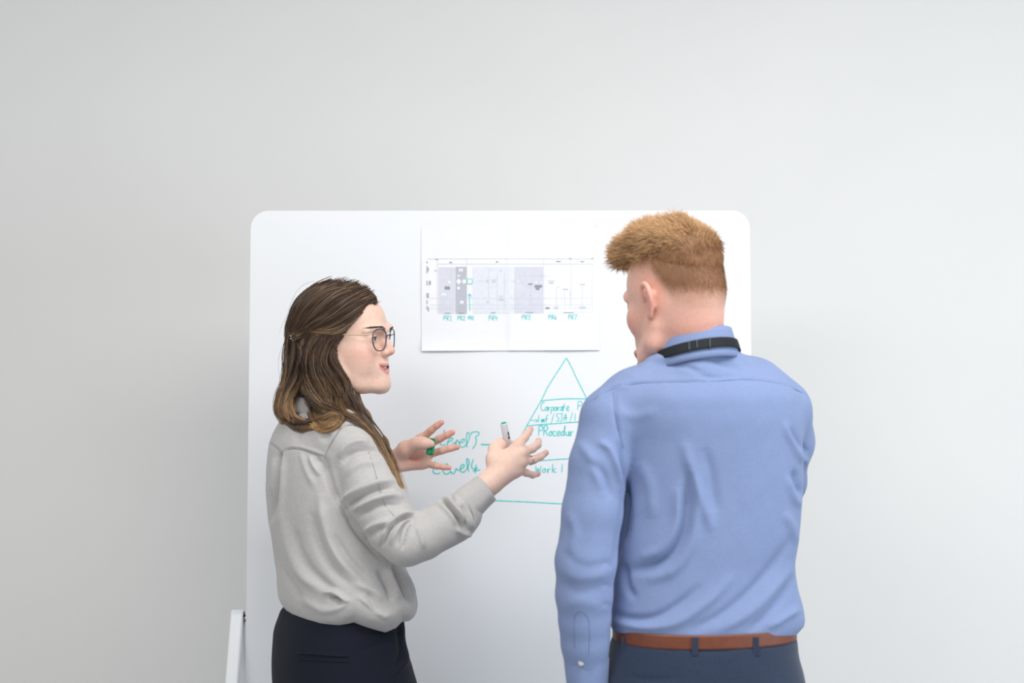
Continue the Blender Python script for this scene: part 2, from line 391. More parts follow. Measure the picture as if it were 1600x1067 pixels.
L += [(744, 439, 760, 439.6), (763, 421, 763.5, 470), (763, 421, 783, 421.5), (777, 424, 777.5, 480), (788, 424, 788.5, 480), (788, 439, 806, 439.6), (794, 421, 794.5, 439),
      (811, 431, 862, 431.5), (811, 431, 811.5, 440), (818, 447, 825, 447.5), (829, 445, 829.5, 482), (814, 459, 824, 459.5), (869, 450, 869.5, 480), (882, 455, 882.6, 480), (890.5, 453, 891, 480), (909.7, 448, 910.3, 480), (856, 441, 866, 441.5), (704, 425, 704.5, 440)]
pquad('printed_lines', L, 'print_line', .0008)
Tx = [(702, 409.5, 706.5, 411), (775, 408.5, 778.5, 410.2), (869, 408, 876, 409.4), (907, 408.3, 912.5, 409.6), (888.5, 403.8, 893, 404.9), (924, 403.4, 927, 404.6), (681, 405, 684.5, 406.2),
      (694.5, 489, 704, 490.1), (717, 489, 725.5, 490.1), (767, 488.3, 774, 489.4), (821, 488, 833, 489), (880.5, 488, 896, 488.9)]
Tx += [(667+dx, y0, 668.1+dx, y1) for dx, y0, y1 in ((0, 408, 412), (0, 416, 427), (1.8, 418, 424), (0, 439, 446), (3.5, 439, 446), (5, 439, 445), (0, 458, 466), (1.8, 458, 466), (0, 469, 475), (0, 478, 484), (2, 480, 487))]
Tx += [(825, 443, 832, 445), (852.5, 480, 858.5, 483), (695, 447.5, 703, 452.5), (835.5, 445.3, 847, 449.5), (837, 450, 843, 453)]
pquad('printed_text', Tx, 'print_text', .001)
Gy = [(697.5, 421, 700, 423.5), (703, 420.5, 706, 422.5), (708, 421.5, 710, 423), (760, 437, 764, 442), (768.5, 436.5, 775, 442), (781, 423, 785, 425), (760, 471, 765, 473.5), (781, 462, 786, 464), (780, 467, 787, 470),
      (856, 438, 868, 438.8), (858, 440, 865, 443.5), (871, 448, 873.5, 450), (879, 451, 888, 453.5), (905.5, 443.5, 914, 446), (866, 479, 872, 483), (905, 479, 915, 482.5), (679, 421.5, 682.5, 424.5)]
pquad('printed_shapes', Gy, 'print_line', .0009)
Wh = [(717, 419.8, 719.8, 424.2), (720.3, 419.8, 723.3, 424.2), (714.2, 430, 719, 432), (722.7, 437, 728.3, 443), (714.3, 448, 718.7, 452.5), (718.8, 470, 724.5, 474.5), (730.5, 436.5, 737.5, 443.5), (700, 439, 704, 442.5), (690, 458.5, 697, 461.5), (836, 440, 839.5, 443), (844, 440, 847, 442.5), (808, 438.5, 811, 441)]
pquad('printed_boxes', Wh, 'print_white', .0009)
dm = [(716.6, 435), (721, 440), (716.6, 445), (712.4, 440)]; mesh_obj('printed_diamond', [PAP(x, y, .001) for x, y in dm], [(0, 3, 2, 1)], M['print_white'], sheet, False)
onpap = lambda x, y: PAP(x, y, .0012)
note('drawn_square', [[(730.3, 436), (737.8, 436)], [(737.8, 435.5), (737.8, 444)], [(738, 443.7), (730, 443.7)], [(730.3, 444), (730.3, 435.6)]], 1.1, None, onpap, sheet)
note('drawn_arrow', [[(734.6, 486), (734, 470), (733.9, 459)], [(731, 463.5), (734, 458.6)], [(734, 458.6), (737, 464)]], 1.0, None, onpap, sheet)
for txt, x, y, h, a in (('PR1', 693, 501, 8, .60), ('PR2', 715, 500.5, 7, .60), ('PR3', 731.5, 499.5, 5.5, .55), ('PR4', 763.5, 501, 8, .62), ('PR5', 815.5, 499.5, 7.5, .62), ('PR6', 857, 499, 7, .64), ('PR7', 888, 499, 7.3, .62)):
    note('handwritten_code', word(txt, x, y, h, a*1.02, 0, .82), .9, 'green handwriting '+txt, onpap, sheet)
# ------------------------------------------------------------------ signed distance sculpting
def smin(a, b, k):
    h = np.maximum(k-np.abs(a-b), 0)/k
    return np.minimum(a, b)-h*h*k*.25
class Sculpt:
    def __init__(s, lo, hi, h):
        s.lo = np.array(lo, float); s.h = h
        n = np.ceil((np.array(hi)-s.lo)/h).astype(int)+1
        s.ax = [s.lo[i]+h*np.arange(n[i]) for i in range(3)]
        s.D = np.full(n, .05, np.float32)
    def region(s, lo, hi):
        sl = []
        for i in range(3):
            a = int(np.clip(math.floor((lo[i]-s.lo[i])/s.h), 0, len(s.ax[i]))); b = int(np.clip(math.ceil((hi[i]-s.lo[i])/s.h)+1, 0, len(s.ax[i])))
            sl.append(slice(a, max(a, b)))
        X, Y, Z = s.ax[0][sl[0]][:, None, None], s.ax[1][sl[1]][None, :, None], s.ax[2][sl[2]][None, None, :]
        return tuple(sl), X.astype(np.float32), Y.astype(np.float32), Z.astype(np.float32)
    def put(s, sl, d, k, op):
        if d.size == 0: return
        if op == 'u': s.D[sl] = smin(s.D[sl], d, k)
        elif op == 's': s.D[sl] = -smin(-s.D[sl], d, k)
        elif op == 'i': s.D[sl] = -smin(-s.D[sl], -d, k)
    def cap(s, a, b, ra, rb, k=.01, op='u'):
        a = np.asarray(a, float); b = np.asarray(b, float); m = max(ra, rb)+k+.02
        sl, X, Y, Z = s.region(np.minimum(a, b)-m, np.maximum(a, b)+m)
        d = b-a; L2 = max(d.dot(d), 1e-10)
        t = np.clip(((X-a[0])*d[0]+(Y-a[1])*d[1]+(Z-a[2])*d[2])/L2, 0, 1)
        q = np.sqrt((X-a[0]-t*d[0])**2+(Y-a[1]-t*d[1])**2+(Z-a[2]-t*d[2])**2)-(ra+(rb-ra)*t)
        s.put(sl, q, k, op)
    def chain(s, pts, rad, k=.01, op='u', n=0):
        pts = np.asarray(pts, float); rad = np.asarray(rad, float)
        if n:
            q = spline(np.c_[pts, rad], n); pts, rad = q[:, :3], q[:, 3]
        for i in range(len(pts)-1): s.cap(pts[i], pts[i+1], rad[i], rad[i+1], k, op)
    def ell(s, c, r, R=None, k=.01, op='u'):
        c = np.asarray(c, float); r = np.asarray(r, float); m = r.max()+k+.02
        sl, X, Y, Z = s.region(c-m, c+m)
        X, Y, Z = X-c[0], Y-c[1], Z-c[2]
        if R is not None:
            R = np.asarray(R, float)      # rows = local axes
            X, Y, Z = [R[i, 0]*X+R[i, 1]*Y+R[i, 2]*Z for i in range(3)]
        k0 = np.sqrt((X/r[0])**2+(Y/r[1])**2+(Z/r[2])**2); k1 = np.sqrt((X/r[0]**2)**2+(Y/r[1]**2)**2+(Z/r[2]**2)**2)+1e-9
        s.put(sl, k0*(k0-1)/k1, k, op)
    def plane(s, p, n, k=.004):
        """keep the side the normal points away from"""
        n = np.asarray(n, float)/np.linalg.norm(n)
        sl, X, Y, Z = s.region(s.lo, s.lo+s.h*np.array(s.D.shape))
        s.put(sl, (X-p[0])*n[0]+(Y-p[1])*n[1]+(Z-p[2])*n[2], k, 'i')
    def implicit(s, g, sl, k, op='u'):
        G = np.gradient(g, s.h); xy = np.sqrt(G[0]**2+G[1]**2)+1e-6
        s.put(sl, np.clip(g/np.minimum(np.sqrt(G[0]**2+G[1]**2+G[2]**2)+1e-6, 2.2*xy), -.08, .08), k, op)
    def loft(s, zs, cx, cy, A, B, psi, n=2.3, k=.02, op='u'):
        """stack of super-ellipses along z; A across, B along the facing direction psi"""
        sl, X, Y, Z = s.region((s.lo[0], s.lo[1], min(zs)-.001), (s.ax[0][-1], s.ax[1][-1], max(zs)+.001))
        z = Z.ravel(); f = lambda t: np.maximum(ci(zs, t, z), .002 if t is A or t is B else -9)[None, None, :].astype(np.float32)
        u, v = X-f(cx), Y-f(cy); c, sn = math.cos(psi), math.sin(psi)
        fw, lt = u*c+v*sn, -u*sn+v*c
        g = ((np.abs(fw)/f(B))**n+(np.abs(lt)/f(A))**n)**(1/n)-1
        s.implicit(g.astype(np.float32), sl, k, op)
    def mesh(s, smooth=1):
        D = s.D; S = D < 0; nx, ny, nz = D.shape
        crn = [(i, j, k) for i in (0, 1) for j in (0, 1) for k in (0, 1)]
        cut = lambda A, c: A[c[0]:nx-1+c[0], c[1]:ny-1+c[1], c[2]:nz-1+c[2]]
        cnt = np.zeros((nx-1, ny-1, nz-1), np.int8)
        for c in crn: cnt += cut(S, c)
        mask = (cnt > 0) & (cnt < 8); cells = np.argwhere(mask); N = len(cells)
        idx = np.full(mask.shape, -1, np.int64); idx[mask] = np.arange(N)
        val = {c: D[cells[:, 0]+c[0], cells[:, 1]+c[1], cells[:, 2]+c[2]] for c in crn}
        acc = np.zeros((N, 3)); num = np.zeros(N)
        for c in crn:
            for a in range(3):
                if c[a] == 1: continue
                e = list(c); e[a] = 1; e = tuple(e); da, db = val[c], val[e]
                x = (da < 0) != (db < 0); t = np.where(x, da/np.where(x, da-db, 1), 0)
                p = np.tile(np.array(c, float), (N, 1)); p[:, a] += t
                acc += p*x[:, None]; num += x
        V = s.lo+s.h*(cells+acc/num[:, None]); Q = []
        for a in range(3):
            b, c = (a+1) % 3, (a+2) % 3
            s0 = [slice(None)]*3; s1 = [slice(None)]*3; s0[a] = slice(0, -1); s1[a] = slice(1, None)
            E = np.argwhere(S[tuple(s0)] != S[tuple(s1)])
            E = E[(E[:, b] > 0) & (E[:, c] > 0) & (E[:, b] < D.shape[b]-1) & (E[:, c] < D.shape[c]-1)]
            ins = S[E[:, 0], E[:, 1], E[:, 2]]
            def cell(db, dc):
                q = E.copy(); q[:, b] += db; q[:, c] += dc; return idx[q[:, 0], q[:, 1], q[:, 2]]
            q = np.stack([cell(-1, -1), cell(0, -1), cell(0, 0), cell(-1, 0)], 1)
            q[~ins] = q[~ins][:, ::-1]; Q.append(q)
        Q = np.concatenate(Q)
        if smooth: V = relax(V, Q, smooth)
        return V, Q
def relax(V, Q, it=1, lam=.5, w=None):
    E = np.concatenate([Q[:, [0, 1]], Q[:, [1, 2]], Q[:, [2, 3]], Q[:, [3, 0]]]); n = len(V)
    deg = np.bincount(E[:, 0], minlength=n)+np.bincount(E[:, 1], minlength=n)
    for _ in range(it):
        A = np.stack([np.bincount(E[:, 0], V[E[:, 1], i], n)+np.bincount(E[:, 1], V[E[:, 0], i], n) for i in range(3)], 1)/np.maximum(deg, 1)[:, None]
        V = V+(A-V)*(lam if w is None else lam*w[:, None])
    return V
def normals(V, Q):
    n = np.cross(V[Q[:, 2]]-V[Q[:, 0]], V[Q[:, 3]]-V[Q[:, 1]]); N = np.zeros_like(V)
    for k in range(4):
        for i in range(3): N[:, i] += np.bincount(Q[:, k], n[:, i], len(V))
    return N/(np.linalg.norm(N, axis=1, keepdims=True)+1e-12)
def joinm(parts):
    Vs = []; Qs = []; n = 0
    for V, Q in parts: Vs.append(V); Qs.append(Q+n); n += len(V)
    return np.concatenate(Vs), np.concatenate(Qs)
def topix(V):
    return np.stack([800+V[:, 0]/V[:, 1]*FPX, 533.5-(V[:, 2]-CAMZ)/V[:, 1]*FPX], 1)
def folds(V, Q, lst, only=None):
    """press cloth creases and raise folds along lines: (points, height in mm, half width in px of the photo)"""
    N = normals(V, Q); px = topix(V)
    view = V-np.array([0, 0, CAMZ]); view /= np.linalg.norm(view, axis=1, keepdims=True)
    face = np.clip(-(N*view).sum(1)*2.5, 0, 1)
    if only is not None: face = face*only
    off = np.zeros(len(V))
    for pts, amp, sig in lst:
        q = spline(pts, 10*(len(pts)-1)+1)
        lo, hi = q.min(0)-4*sig, q.max(0)+4*sig
        I = np.where((px > lo).all(1) & (px < hi).all(1) & (face > 0))[0]
        if not len(I): continue
        best = np.full(len(I), 1e9); tb = np.zeros(len(I))
        for k in range(len(q)-1):
            d = q[k+1]-q[k]; t = np.clip(((px[I]-q[k])@d)/max(d@d, 1e-9), 0, 1)
            r = np.linalg.norm(px[I]-q[k]-t[:, None]*d, axis=1); u = r < best
            best[u] = r[u]; tb[u] = (k+t[u])/(len(q)-1)
        fade = np.clip(np.minimum(tb, 1-tb)/.22, 0, 1)**.7*.85+.15
        off[I] += amp*.001*np.exp(-(best/sig)**2)*fade*face[I]
    return V+N*off[:, None]
def fractal(V, scale, seed, oct=3):
    """cheap smooth pseudo noise from sums of rotated sines"""
    r = np.random.default_rng(seed); out = np.zeros(len(V)); amp = 1.0
    for o in range(oct):
        for _ in range(4):
            d = r.normal(size=3); d /= np.linalg.norm(d); e = r.normal(size=3); e /= np.linalg.norm(e)
            out += amp*np.sin(V@d*scale+r.uniform(0, 6.3)+1.3*np.sin(V@e*scale*.7+r.uniform(0, 6.3)))*.25
        amp *= .5; scale *= 2.1
    return out
def strands(curves, rad, cols, name, m, parent, sides=3):
    """curves (n,k,3), rad (n,k), cols (n,k,3) -> one mesh of thin tubes"""
    C = np.asarray(curves, np.float64); n, k, _ = C.shape
    T = np.gradient(C, axis=1); T /= np.linalg.norm(T, axis=2, keepdims=True)+1e-12
    ref = np.array([.31, .47, .83]); A = np.cross(T, ref); A /= np.linalg.norm(A, axis=2, keepdims=True)+1e-12; B = np.cross(T, A)
    V = np.empty((n, k, sides, 3))
    for s_ in range(sides):
        a = 2*math.pi*s_/sides; V[:, :, s_] = C+rad[..., None]*(math.cos(a)*A+math.sin(a)*B)
    base = (np.arange(n)[:, None, None]*k+np.arange(k-1)[None, :, None])*sides; sd = np.arange(sides)[None, None, :]; s2 = (sd+1) % sides
    Q = np.stack([base+sd, base+s2, base+sides+s2, base+sides+sd], -1).reshape(-1, 4)
    cc = np.repeat(cols[:, :, None, :], sides, 2).reshape(-1, 3)
    return mesh_obj(name, V.reshape(-1, 3), Q, m, parent, True, cc.astype(np.float32))
class Frame:
    """head frame: f forward, l left, u up"""
    def __init__(s, O, yaw, pitch=0, roll=0):
        F = np.array([math.cos(yaw)*math.cos(pitch), math.sin(yaw)*math.cos(pitch), math.sin(pitch)])
        L = np.array([-math.sin(yaw), math.cos(yaw), 0]); U = np.cross(F, L)
        L, U = L*math.cos(roll)+U*math.sin(roll), U*math.cos(roll)-L*math.sin(roll)
        s.R = np.stack([F, L, U]); s.O = np.asarray(O, float)
    def w(s, p): return s.O+np.asarray(p, float)@s.R
    def loc(s, p): return (np.asarray(p, float)-s.O)@s.R.T

# ------------------------------------------------------------------ head, in its own frame
HU = [-.115, -.110, -.102, -.092, -.08, -.06, -.04, -.02, 0, .02, .05, .075, .09, .1, .1045]
HF = [.062, .080, .0905, .0945, .0925, .0925, .091, .089, .0875, .0915, .086, .069, .046, .022, .004]
HB = [.045, .025, .008, -.006, -.02, -.05, -.072, -.086, -.092, -.093, -.088, -.074, -.054, -.032, -.012]
HW = [.010, .022, .034, .044, .053, .061, .066, .0695, .071, .0725, .0705, .060, .045, .027, .008]
HC = [.052, .045, .036, .028, .022, .012, .006, .002, 0, -.002, -.002, -.003, -.004, -.005, -.006]
def head_sculpt(neck_pt, neck_r, h, s=1.0, male=False, grow=0.0):
    lo = np.array([-.115, -.10, -.25])*s; hi = np.array([.135, .10, .125])*s
    g = Sculpt(lo, hi, h)
    sl, X, Y, Z = g.region(lo, hi); z = Z.ravel()/s
    f = lambda t: (ci(HU, t, z)*s)[None, None, :].astype(np.float32)
    ff, fb, w, c = f(HF), f(HB), f(HW), f(HC)
    df = X-c; a = np.where(df > 0, ff-c, c-fb)
    n = np.where(df > 0, 2.15, 2.1)
    val = ((np.abs(df)/np.maximum(a, .003))**n+(np.abs(Y)/w)**n)**(1/n)-1
    g.implicit(val.astype(np.float32), sl, .004)
    g.D[:] = -smin(smin(-g.D, -np.broadcast_to(Z-.078*s, g.D.shape), .02*s), -np.broadcast_to(-.097*s-Z, g.D.shape), .012*s)
    q = lambda *p: np.array(p)*s
    g.ell(q(-.002, 0, .028), q(.0895, .0695, .0765), k=.014*s)                      # crown
    g.ell(q(.045, 0, -.088), q(.040, .034, .018), k=.016*s)                         # under the chin
    for y in (-1, 1):
        g.ell(q(.060, y*.040, -.028), q(.021, .020, .022), k=.024*s)                # cheek bone
        if not male: g.ell(q(.052, y*.042, -.058), q(.026, .017, .030), k=.028*s)                # cheek
        g.chain([q(.006, y*.055, -.055), q(.016, y*.052, -.078), q(.055, y*.034, -.098), q(.086, y*.012, -.102)], np.array([.012, .013, .012, .012])*s, k=.022*s)
        g.chain([q(.094, y*.010, .017), q(.090, y*.030, .021), q(.074, y*.050, .014)], np.array([.006, .0065, .005])*s, k=.014*s)   # brow
        g.ell(q(.096, y*.031, -.001), q(.014, .017, .011), k=.014*s, op='s')       # socket
        g.ell(q(.0745, y*.0315, -.001), q(.0140, .0155, .0125), k=.006*s)          # lids
        g.ell(q(.090, y*.0315, -.0015), q(.0075, .0125, .0036), k=.0015*s, op='s')  # slit
        # ear: rim, lobe and hollow
        e = [q(.004, y*.0735, -.006), q(.000, y*.079, .012), q(-.012, y*.085, .019), q(-.024, y*.088, .010), q(-.026, y*.087, -.008), q(-.018, y*.081, -.024), q(-.006, y*.076, -.036), q(.001, y*.0725, -.034)]
        g.chain(e, np.array([.003, .0034, .0036, .0036, .0034, .0034, .0042, .003])*s, k=.004*s, n=20)
        g.chain([q(-.004, y*.072, .004), q(-.016, y*.079, -.002), q(-.012, y*.076, -.020)], np.array([.006, .0065, .006])*s, k=.008*s)
    g.ell(q(.084, 0, -.066), q(.0155, .027, .025), k=.02*s)                         # muzzle
    g.ell(q(.086, 0, -.095), q(.017, .020, .015), k=.016*s)                         # chin
    g.chain([q(.089, 0, .006), q(.098, 0, -.010), q(.1085, 0, -.026)], np.array([.0065, .0072, .0092])*s, k=.012*s)   # nose
    for y in (-1, 1):
        g.ell(q(.0985, y*.0115, -.0305), q(.0095, .0068, .0075), k=.007*s)
        g.ell(q(.1035, y*.0062, -.0375), q(.0055, .0030, .0035), k=.002*s, op='s')
    up_ = [(.0770, .0285, -.0555), (.0885, .0175, -.0560), (.0955, .0070, -.0552), (.0962, .0, -.0560)]
    lo_ = [(.0770, .0285, -.0560), (.0870, .0175, -.0655), (.0940, .0080, -.0708), (.0952, .0, -.0718)]
    sym = lambda t: [q(a, -b_, c_) for a, b_, c_ in t]+[q(a, b_, c_) for a, b_, c_ in t[-2::-1]]
    ru, rl = [.0018, .0030, .0036, .0036], [.0018, .0034, .0044, .0046]
    g.chain(sym(up_), np.array(ru+ru[-2::-1])*s, k=.005*s, n=24); g.chain(sym(lo_), np.array(rl+rl[-2::-1])*s, k=.005*s, n=24)
    if not male:
        g.chain(sym([(.0815, .0260, -.0560), (.0915, .0180, -.0592), (.0985, .0080, -.0622), (.1000, 0, -.0632)]), np.array([.0012, .0024, .0036, .0040, .0036, .0024, .0012])*s, k=.0015*s, op='s', n=24)
    # neck
    a = np.array(neck_pt, float); top = q(-.022, 0, -.055)
    g.chain([top, top*.45+a*.55, a], [neck_r*.96, neck_r*.97, neck_r*1.08], k=.022*s)
    if male: g.chain([q(-.06, 0, -.02), top*.5+a*.5+q(-.015, 0, 0)], [.034*s, .040*s], k=.03*s)
    return g
def head_color(V, s, base, male=False):
    """skin pigment: lips, flush of cheeks, ears and nose"""
    v = V/s; c = np.tile(np.array(base), (len(V), 1))
    def blend(wt, rgb): 
        nonlocal c; c = c*(1-wt[:, None])+np.array(rgb)*wt[:, None]
    G = lambda p, r: np.exp(-(((v-np.array(p))/np.array(r))**2).sum(1))
    red = np.array(srgb(214, 120, 104)[:3])
    for y in (-1, 1):
        blend(.42*G((.062, y*.047, -.035), (.03, .025, .02)), red); blend(.45*G((-.012, y*.083, -.008), (.03, .012, .035)), red)
    blend(.35*G((.112, 0, -.028), (.014, .015, .012)), red)
    if male: blend(.30*G((-.05, 0, -.08), (.06, .08, .04)), red)
    else:
        lip = np.array(srgb(214, 132, 128)[:3])
        up = (np.abs(v[:, 1]) < .0265) & (v[:, 0] > .074)
        arcu = -.0556+.0002*(np.abs(v[:, 1])/.0285); arcl = -.0722+.0160*(np.abs(v[:, 1])/.0285)**1.6
        d = np.minimum(np.abs(v[:, 2]-arcu)/.0030, np.abs(v[:, 2]-arcl)/.0040)
        blend(np.where(up, np.clip(1.6-1.2*d, 0, .85), 0), lip)
        la = np.abs(v[:, 1]); um = np.interp(la, [0, .008, .018, .026], [-.0632, -.0622, -.0592, -.0560]); tk = np.interp(la, [0, .008, .018, .026], [.0036, .0032, .0020, .0010])
        blend(np.where(up & (np.abs(v[:, 2]-um) < tk), .85, 0), srgb(120, 52, 50)[:3])
        blend(.9*G((.083, -.030, -.082), (.006, .0014, .0014)), srgb(90, 55, 45)[:3])
    return c
def uv_sphere(c, r, nu=24, nv=14, axis=None):
    V = [];F = []
    for j in range(nv+1):
        t = math.pi*j/nv
        for i in range(nu): a = 2*math.pi*i/nu; V.append((math.cos(t), math.sin(t)*math.cos(a), math.sin(t)*math.sin(a)))
    for j in range(nv):
        for i in range(nu): F.append((j*nu+i, j*nu+(i+1) % nu, (j+1)*nu+(i+1) % nu, (j+1)*nu+i))
    return np.array(V)*r+np.array(c), F
# ================================================================== woman
WPSI = math.radians(33)                       # body faces the board, turned right
woman = thing('person', 'person in light grey blouse and navy trousers wearing glasses, holding a green marker', 'person', (-.33, 3.0, 0))
HW_ = Frame(P(536, 527, 3.0), math.radians(-17), math.radians(-1), math.radians(0))
SKIN_W = np.array(srgb(233, 196, 178)[:3])
neck_base = P(497, 652, 3.015)
g = head_sculpt(HW_.loc(neck_base), .050, .0017)
hv, hq = g.mesh(1); hcol = head_color(hv, 1.0, SKIN_W); head_local = (hv, hq)
headV = HW_.w(hv)
# ---- arms and hands
def hand(g, wrist, mcps, fingers, rads, palm_r=.0125, wrist_r=.021, k=.011):
    """palm from the wrist to each knuckle, fingers jointed"""
    for p in mcps: g.cap(np.array(wrist)*.75+np.array(p)*.25, p, palm_r*1.12, palm_r*.86, k=.014)
    for i in range(len(mcps)-1):
        a = np.array(mcps[i]); b = np.array(mcps[i+1]); g.cap(a*.94+np.array(wrist)*.06, b*.94+np.array(wrist)*.06, palm_r*.84, palm_r*.84, k=.008)
    for f, r in zip(fingers, rads): g.chain(f, r, k=.0035)
RW = P(763, 756, 2.862)                        # right wrist
rm = [P(811, 694, 2.868), P(817, 707, 2.862), P(816, 721, 2.862), P(810, 735, 2.866)]
rf = [[rm[0], P(820, 683, 2.893), P(825, 676, 2.915), P(829, 670.5, 2.932)],
      [rm[1], P(832, 700.5, 2.885), P(839.5, 695, 2.905), P(841.5, 689, 2.925)],
      [rm[2], P(833, 718.5, 2.882), P(844, 714, 2.898), P(853, 707.5, 2.912)],
      [rm[3], P(823, 739, 2.880), P(832, 742, 2.893), P(840.5, 740.5, 2.905)]]
fr = [np.array([.0098, .0086, .0078, .0064]), np.array([.0100, .0088, .0082, .0068]), np.array([.0095, .0084, .0076, .0062]), np.array([.0088, .0074, .0068, .0056])]
th = [P(775, 722, 2.875), P(774, 702, 2.893), P(783, 694, 2.905), P(797, 693, 2.918)]
lo = np.array([P(735, 775, 2.80)[0], 2.78, P(800, 800, 2.9)[2]]); hi = np.array([P(862, 700, 2.95)[0], 2.97, P(800, 655, 2.85)[2]])
gh = Sculpt(lo, hi, .0014); hand(gh, RW, rm, rf, fr)
gh.cap(RW, (np.array(rm[1])+rm[2])/2*.55+RW*.45, .0215, .017, k=.016)
gh.cap(P(772, 716, 2.872), P(800, 716, 2.866), .017, .014, k=.02)
gh.chain(th, [.0145, .0125, .0105, .0085], k=.012)
gh.cap(RW, P(733, 784, 2.852), .0225, .026, k=.014)
for a, b in zip(rm, rf): gh.ell(np.array(a)+np.array([0, -.006, .001]), (.0065, .0055, .0065), k=.008)   # knuckles
gh.cap(P(787, 661, 2.894), P(801, 735, 2.925), .0076, .0076, k=.001, op='s')   # the grip round the pen
rhv, rhq = gh.mesh(1)
LW_ = P(611, 722, 3.155)
lm = [P(661, 683.5, 3.155), P(667, 696, 3.158), P(669, 710, 3.158), P(664, 724, 3.153)]
lf = [[lm[0], P(674.5, 671.5, 3.140), P(683, 664.5, 3.133), P(690, 660, 3.130)],
      [lm[1], P(688, 685, 3.138), P(699, 679.5, 3.130), P(707, 675.5, 3.127)],
      [lm[2], P(691, 704, 3.136), P(704, 700.5, 3.130), P(714.5, 698.5, 3.128)],
      [lm[3], P(682, 728, 3.136), P(692.5, 729.5, 3.130), P(702, 731, 3.128)]]
lr = [np.array([.0096, .0080, .0073, .0063]), np.array([.0098, .0082, .0075, .0064]), np.array([.0095, .0079, .0072, .0062]), np.array([.0088, .0070, .0064, .0054])]
lo = np.array([P(570, 700, 3.2)[0], 3.05, P(700, 770, 3.2)[2]]); hi = np.array([P(725, 700, 3.15)[0], 3.22, P(700, 648, 3.12)[2]])
gl = Sculpt(lo, hi, .0015); hand(gl, LW_, lm, lf, lr, palm_r=.0128)
gl.chain([P(618, 716, 3.145), P(634, 701, 3.126), P(651, 692.5, 3.112), P(663, 692.5, 3.105), P(674, 693.5, 3.103)], [.016, .0145, .0098, .0088, .0070], k=.018)
gl.cap(P(625, 728, 3.142), P(655, 724, 3.146), .0135, .012, k=.012)
gl.ell(P(648, 710, 3.136), (.015, .008, .010), k=.008, op='s')
gl.cap(LW_, P(572, 742, 3.175), .0225, .028, k=.012)
lhv, lhq = gl.mesh(1)
# ---- the rest of the body, under the clothes, joined to the same figure
SR, ER = P(559, 702, 2.888), P(634, 842, 2.815)
SL = P(464, 705, 3.13); EL = P(500, 845, 3.24)
gb = Sculpt((-.58, 2.70, .02), (.10, 3.45, 1.44), .011)
gb.chain([P(497, 650, 3.015), P(505, 760, 3.0), P(525, 900, 3.0), P(532, 985, 3.0)], [.05, .085, .08, .10], k=.04)
gb.cap(SR, SL, .04, .04, k=.04)
gb.chain([SR, P(588, 772, 2.848), P(634, 846, 2.815), P(688, 823, 2.832), P(733, 784, 2.852)], [.036, .034, .030, .028, .024], k=.02); gb.chain([SL, EL, LW_], [.036, .032, .024], k=.02)
HIPC = P(537, 1010, 3.0)
for sgn in (-1, 1):
    side = np.array([-math.sin(WPSI), math.cos(WPSI), 0])*sgn*.085
    gb.chain([HIPC+side, np.array([HIPC[0], 3.0, .48])+side+[.02, 0, 0], np.array([HIPC[0], 3.0, .08])+side], [.07, .045, .035], k=.03)
bv, bq = gb.mesh(2)
V, Q = joinm([(headV, hq), (rhv, rhq), (lhv, lhq), (bv, bq)])
def hand_col(v, tips, base):
    c = np.tile(base, (len(v), 1)); red = np.array(srgb(222, 140, 124)[:3])
    for t, r, a in tips:
        wgt = a*np.exp(-(np.linalg.norm(v-np.array(t), axis=1)/r)**2); c = c*(1-wgt[:, None])+red*wgt[:, None]
    return c
rc = hand_col(rhv, [(f[-1], .012, .5) for f in rf]+[(f[0], .010, .28) for f in rf], np.array(srgb(238, 204, 186)[:3]))
lc = hand_col(lhv, [(f[-1], .018, .6) for f in lf]+[(f[1], .012, .3) for f in lf]+[(P(640, 700, 3.12), .02, .25), (P(650, 722, 3.13), .02, .3)], np.array(srgb(232, 192, 176)[:3]))
mesh_obj('body', V, Q, M['skin'], woman, True, np.concatenate([hcol, rc, lc, np.tile(SKIN_W, (len(bv), 1))]))
# finger nails of the right hand
for f, r in zip(rf, fr):
    a, b = np.array(f[-2]), np.array(f[-1]); d = b-a; d /= np.linalg.norm(d)
    up = np.array([-.1, -.8, .55]); up -= d*up.dot(d); up /= np.linalg.norm(up); sd = np.cross(d, up)
    vs, fs = uv_sphere((0, 0, 0), 1, 12, 8)
    vs = b+up*(r[-1]*.62)+vs[:, :1]*d*.0055+vs[:, 1:2]*sd*.0042+vs[:, 2:]*up*.0026
    mesh_obj('fingernail', vs, fs, M['nail'], woman)
# ---- eyes, teeth
for y in (-1, 1):
    vs, fs = uv_sphere((.0752, y*.0315, -.001), .0122); eye = mesh_obj('eyeball', HW_.w(vs), fs, M['eye_white'], woman)
    dirn = np.array([1, -.05, -.05]); dirn /= np.linalg.norm(dirn)
    vs, fs = uv_sphere((0, 0, 0), .0125); keep = vs[:, 0] > .0112
    rr = []
    for k in range(7):
        r_ = .0058*k/6
        rr += [(math.sqrt(.01245**2-r_**2), r_*math.cos(a), r_*math.sin(a)) for a in np.linspace(0, 2*math.pi, 20, endpoint=False)]
    rr = np.array(rr)+np.array([.0752, y*.0315, -.001])
    fs = [(k*20+i, k*20+(i+1) % 20, (k+1)*20+(i+1) % 20, (k+1)*20+i) for k in range(6) for i in range(20)]
    mesh_obj('iris', HW_.w(rr), fs, M['iris'], eye)
V = []; F = []
for k in range(10):
    a = (k-4.5)/4.5; c0 = np.array([.0955-.013*a*a, a*.0205, -.0605+.0025*a*a]); wv = .0020
    vs, fs = uv_sphere((0, 0, 0), 1, 10, 8); vs = vs*np.array([.0030, wv*1.12, .0046])+c0
    n0 = len(V); V += list(HW_.w(vs)); F += [tuple(i+n0 for i in f) for f in fs]
o = mesh_obj('teeth', V, F, M['teeth'], woman); o['kind'] = 'stuff'
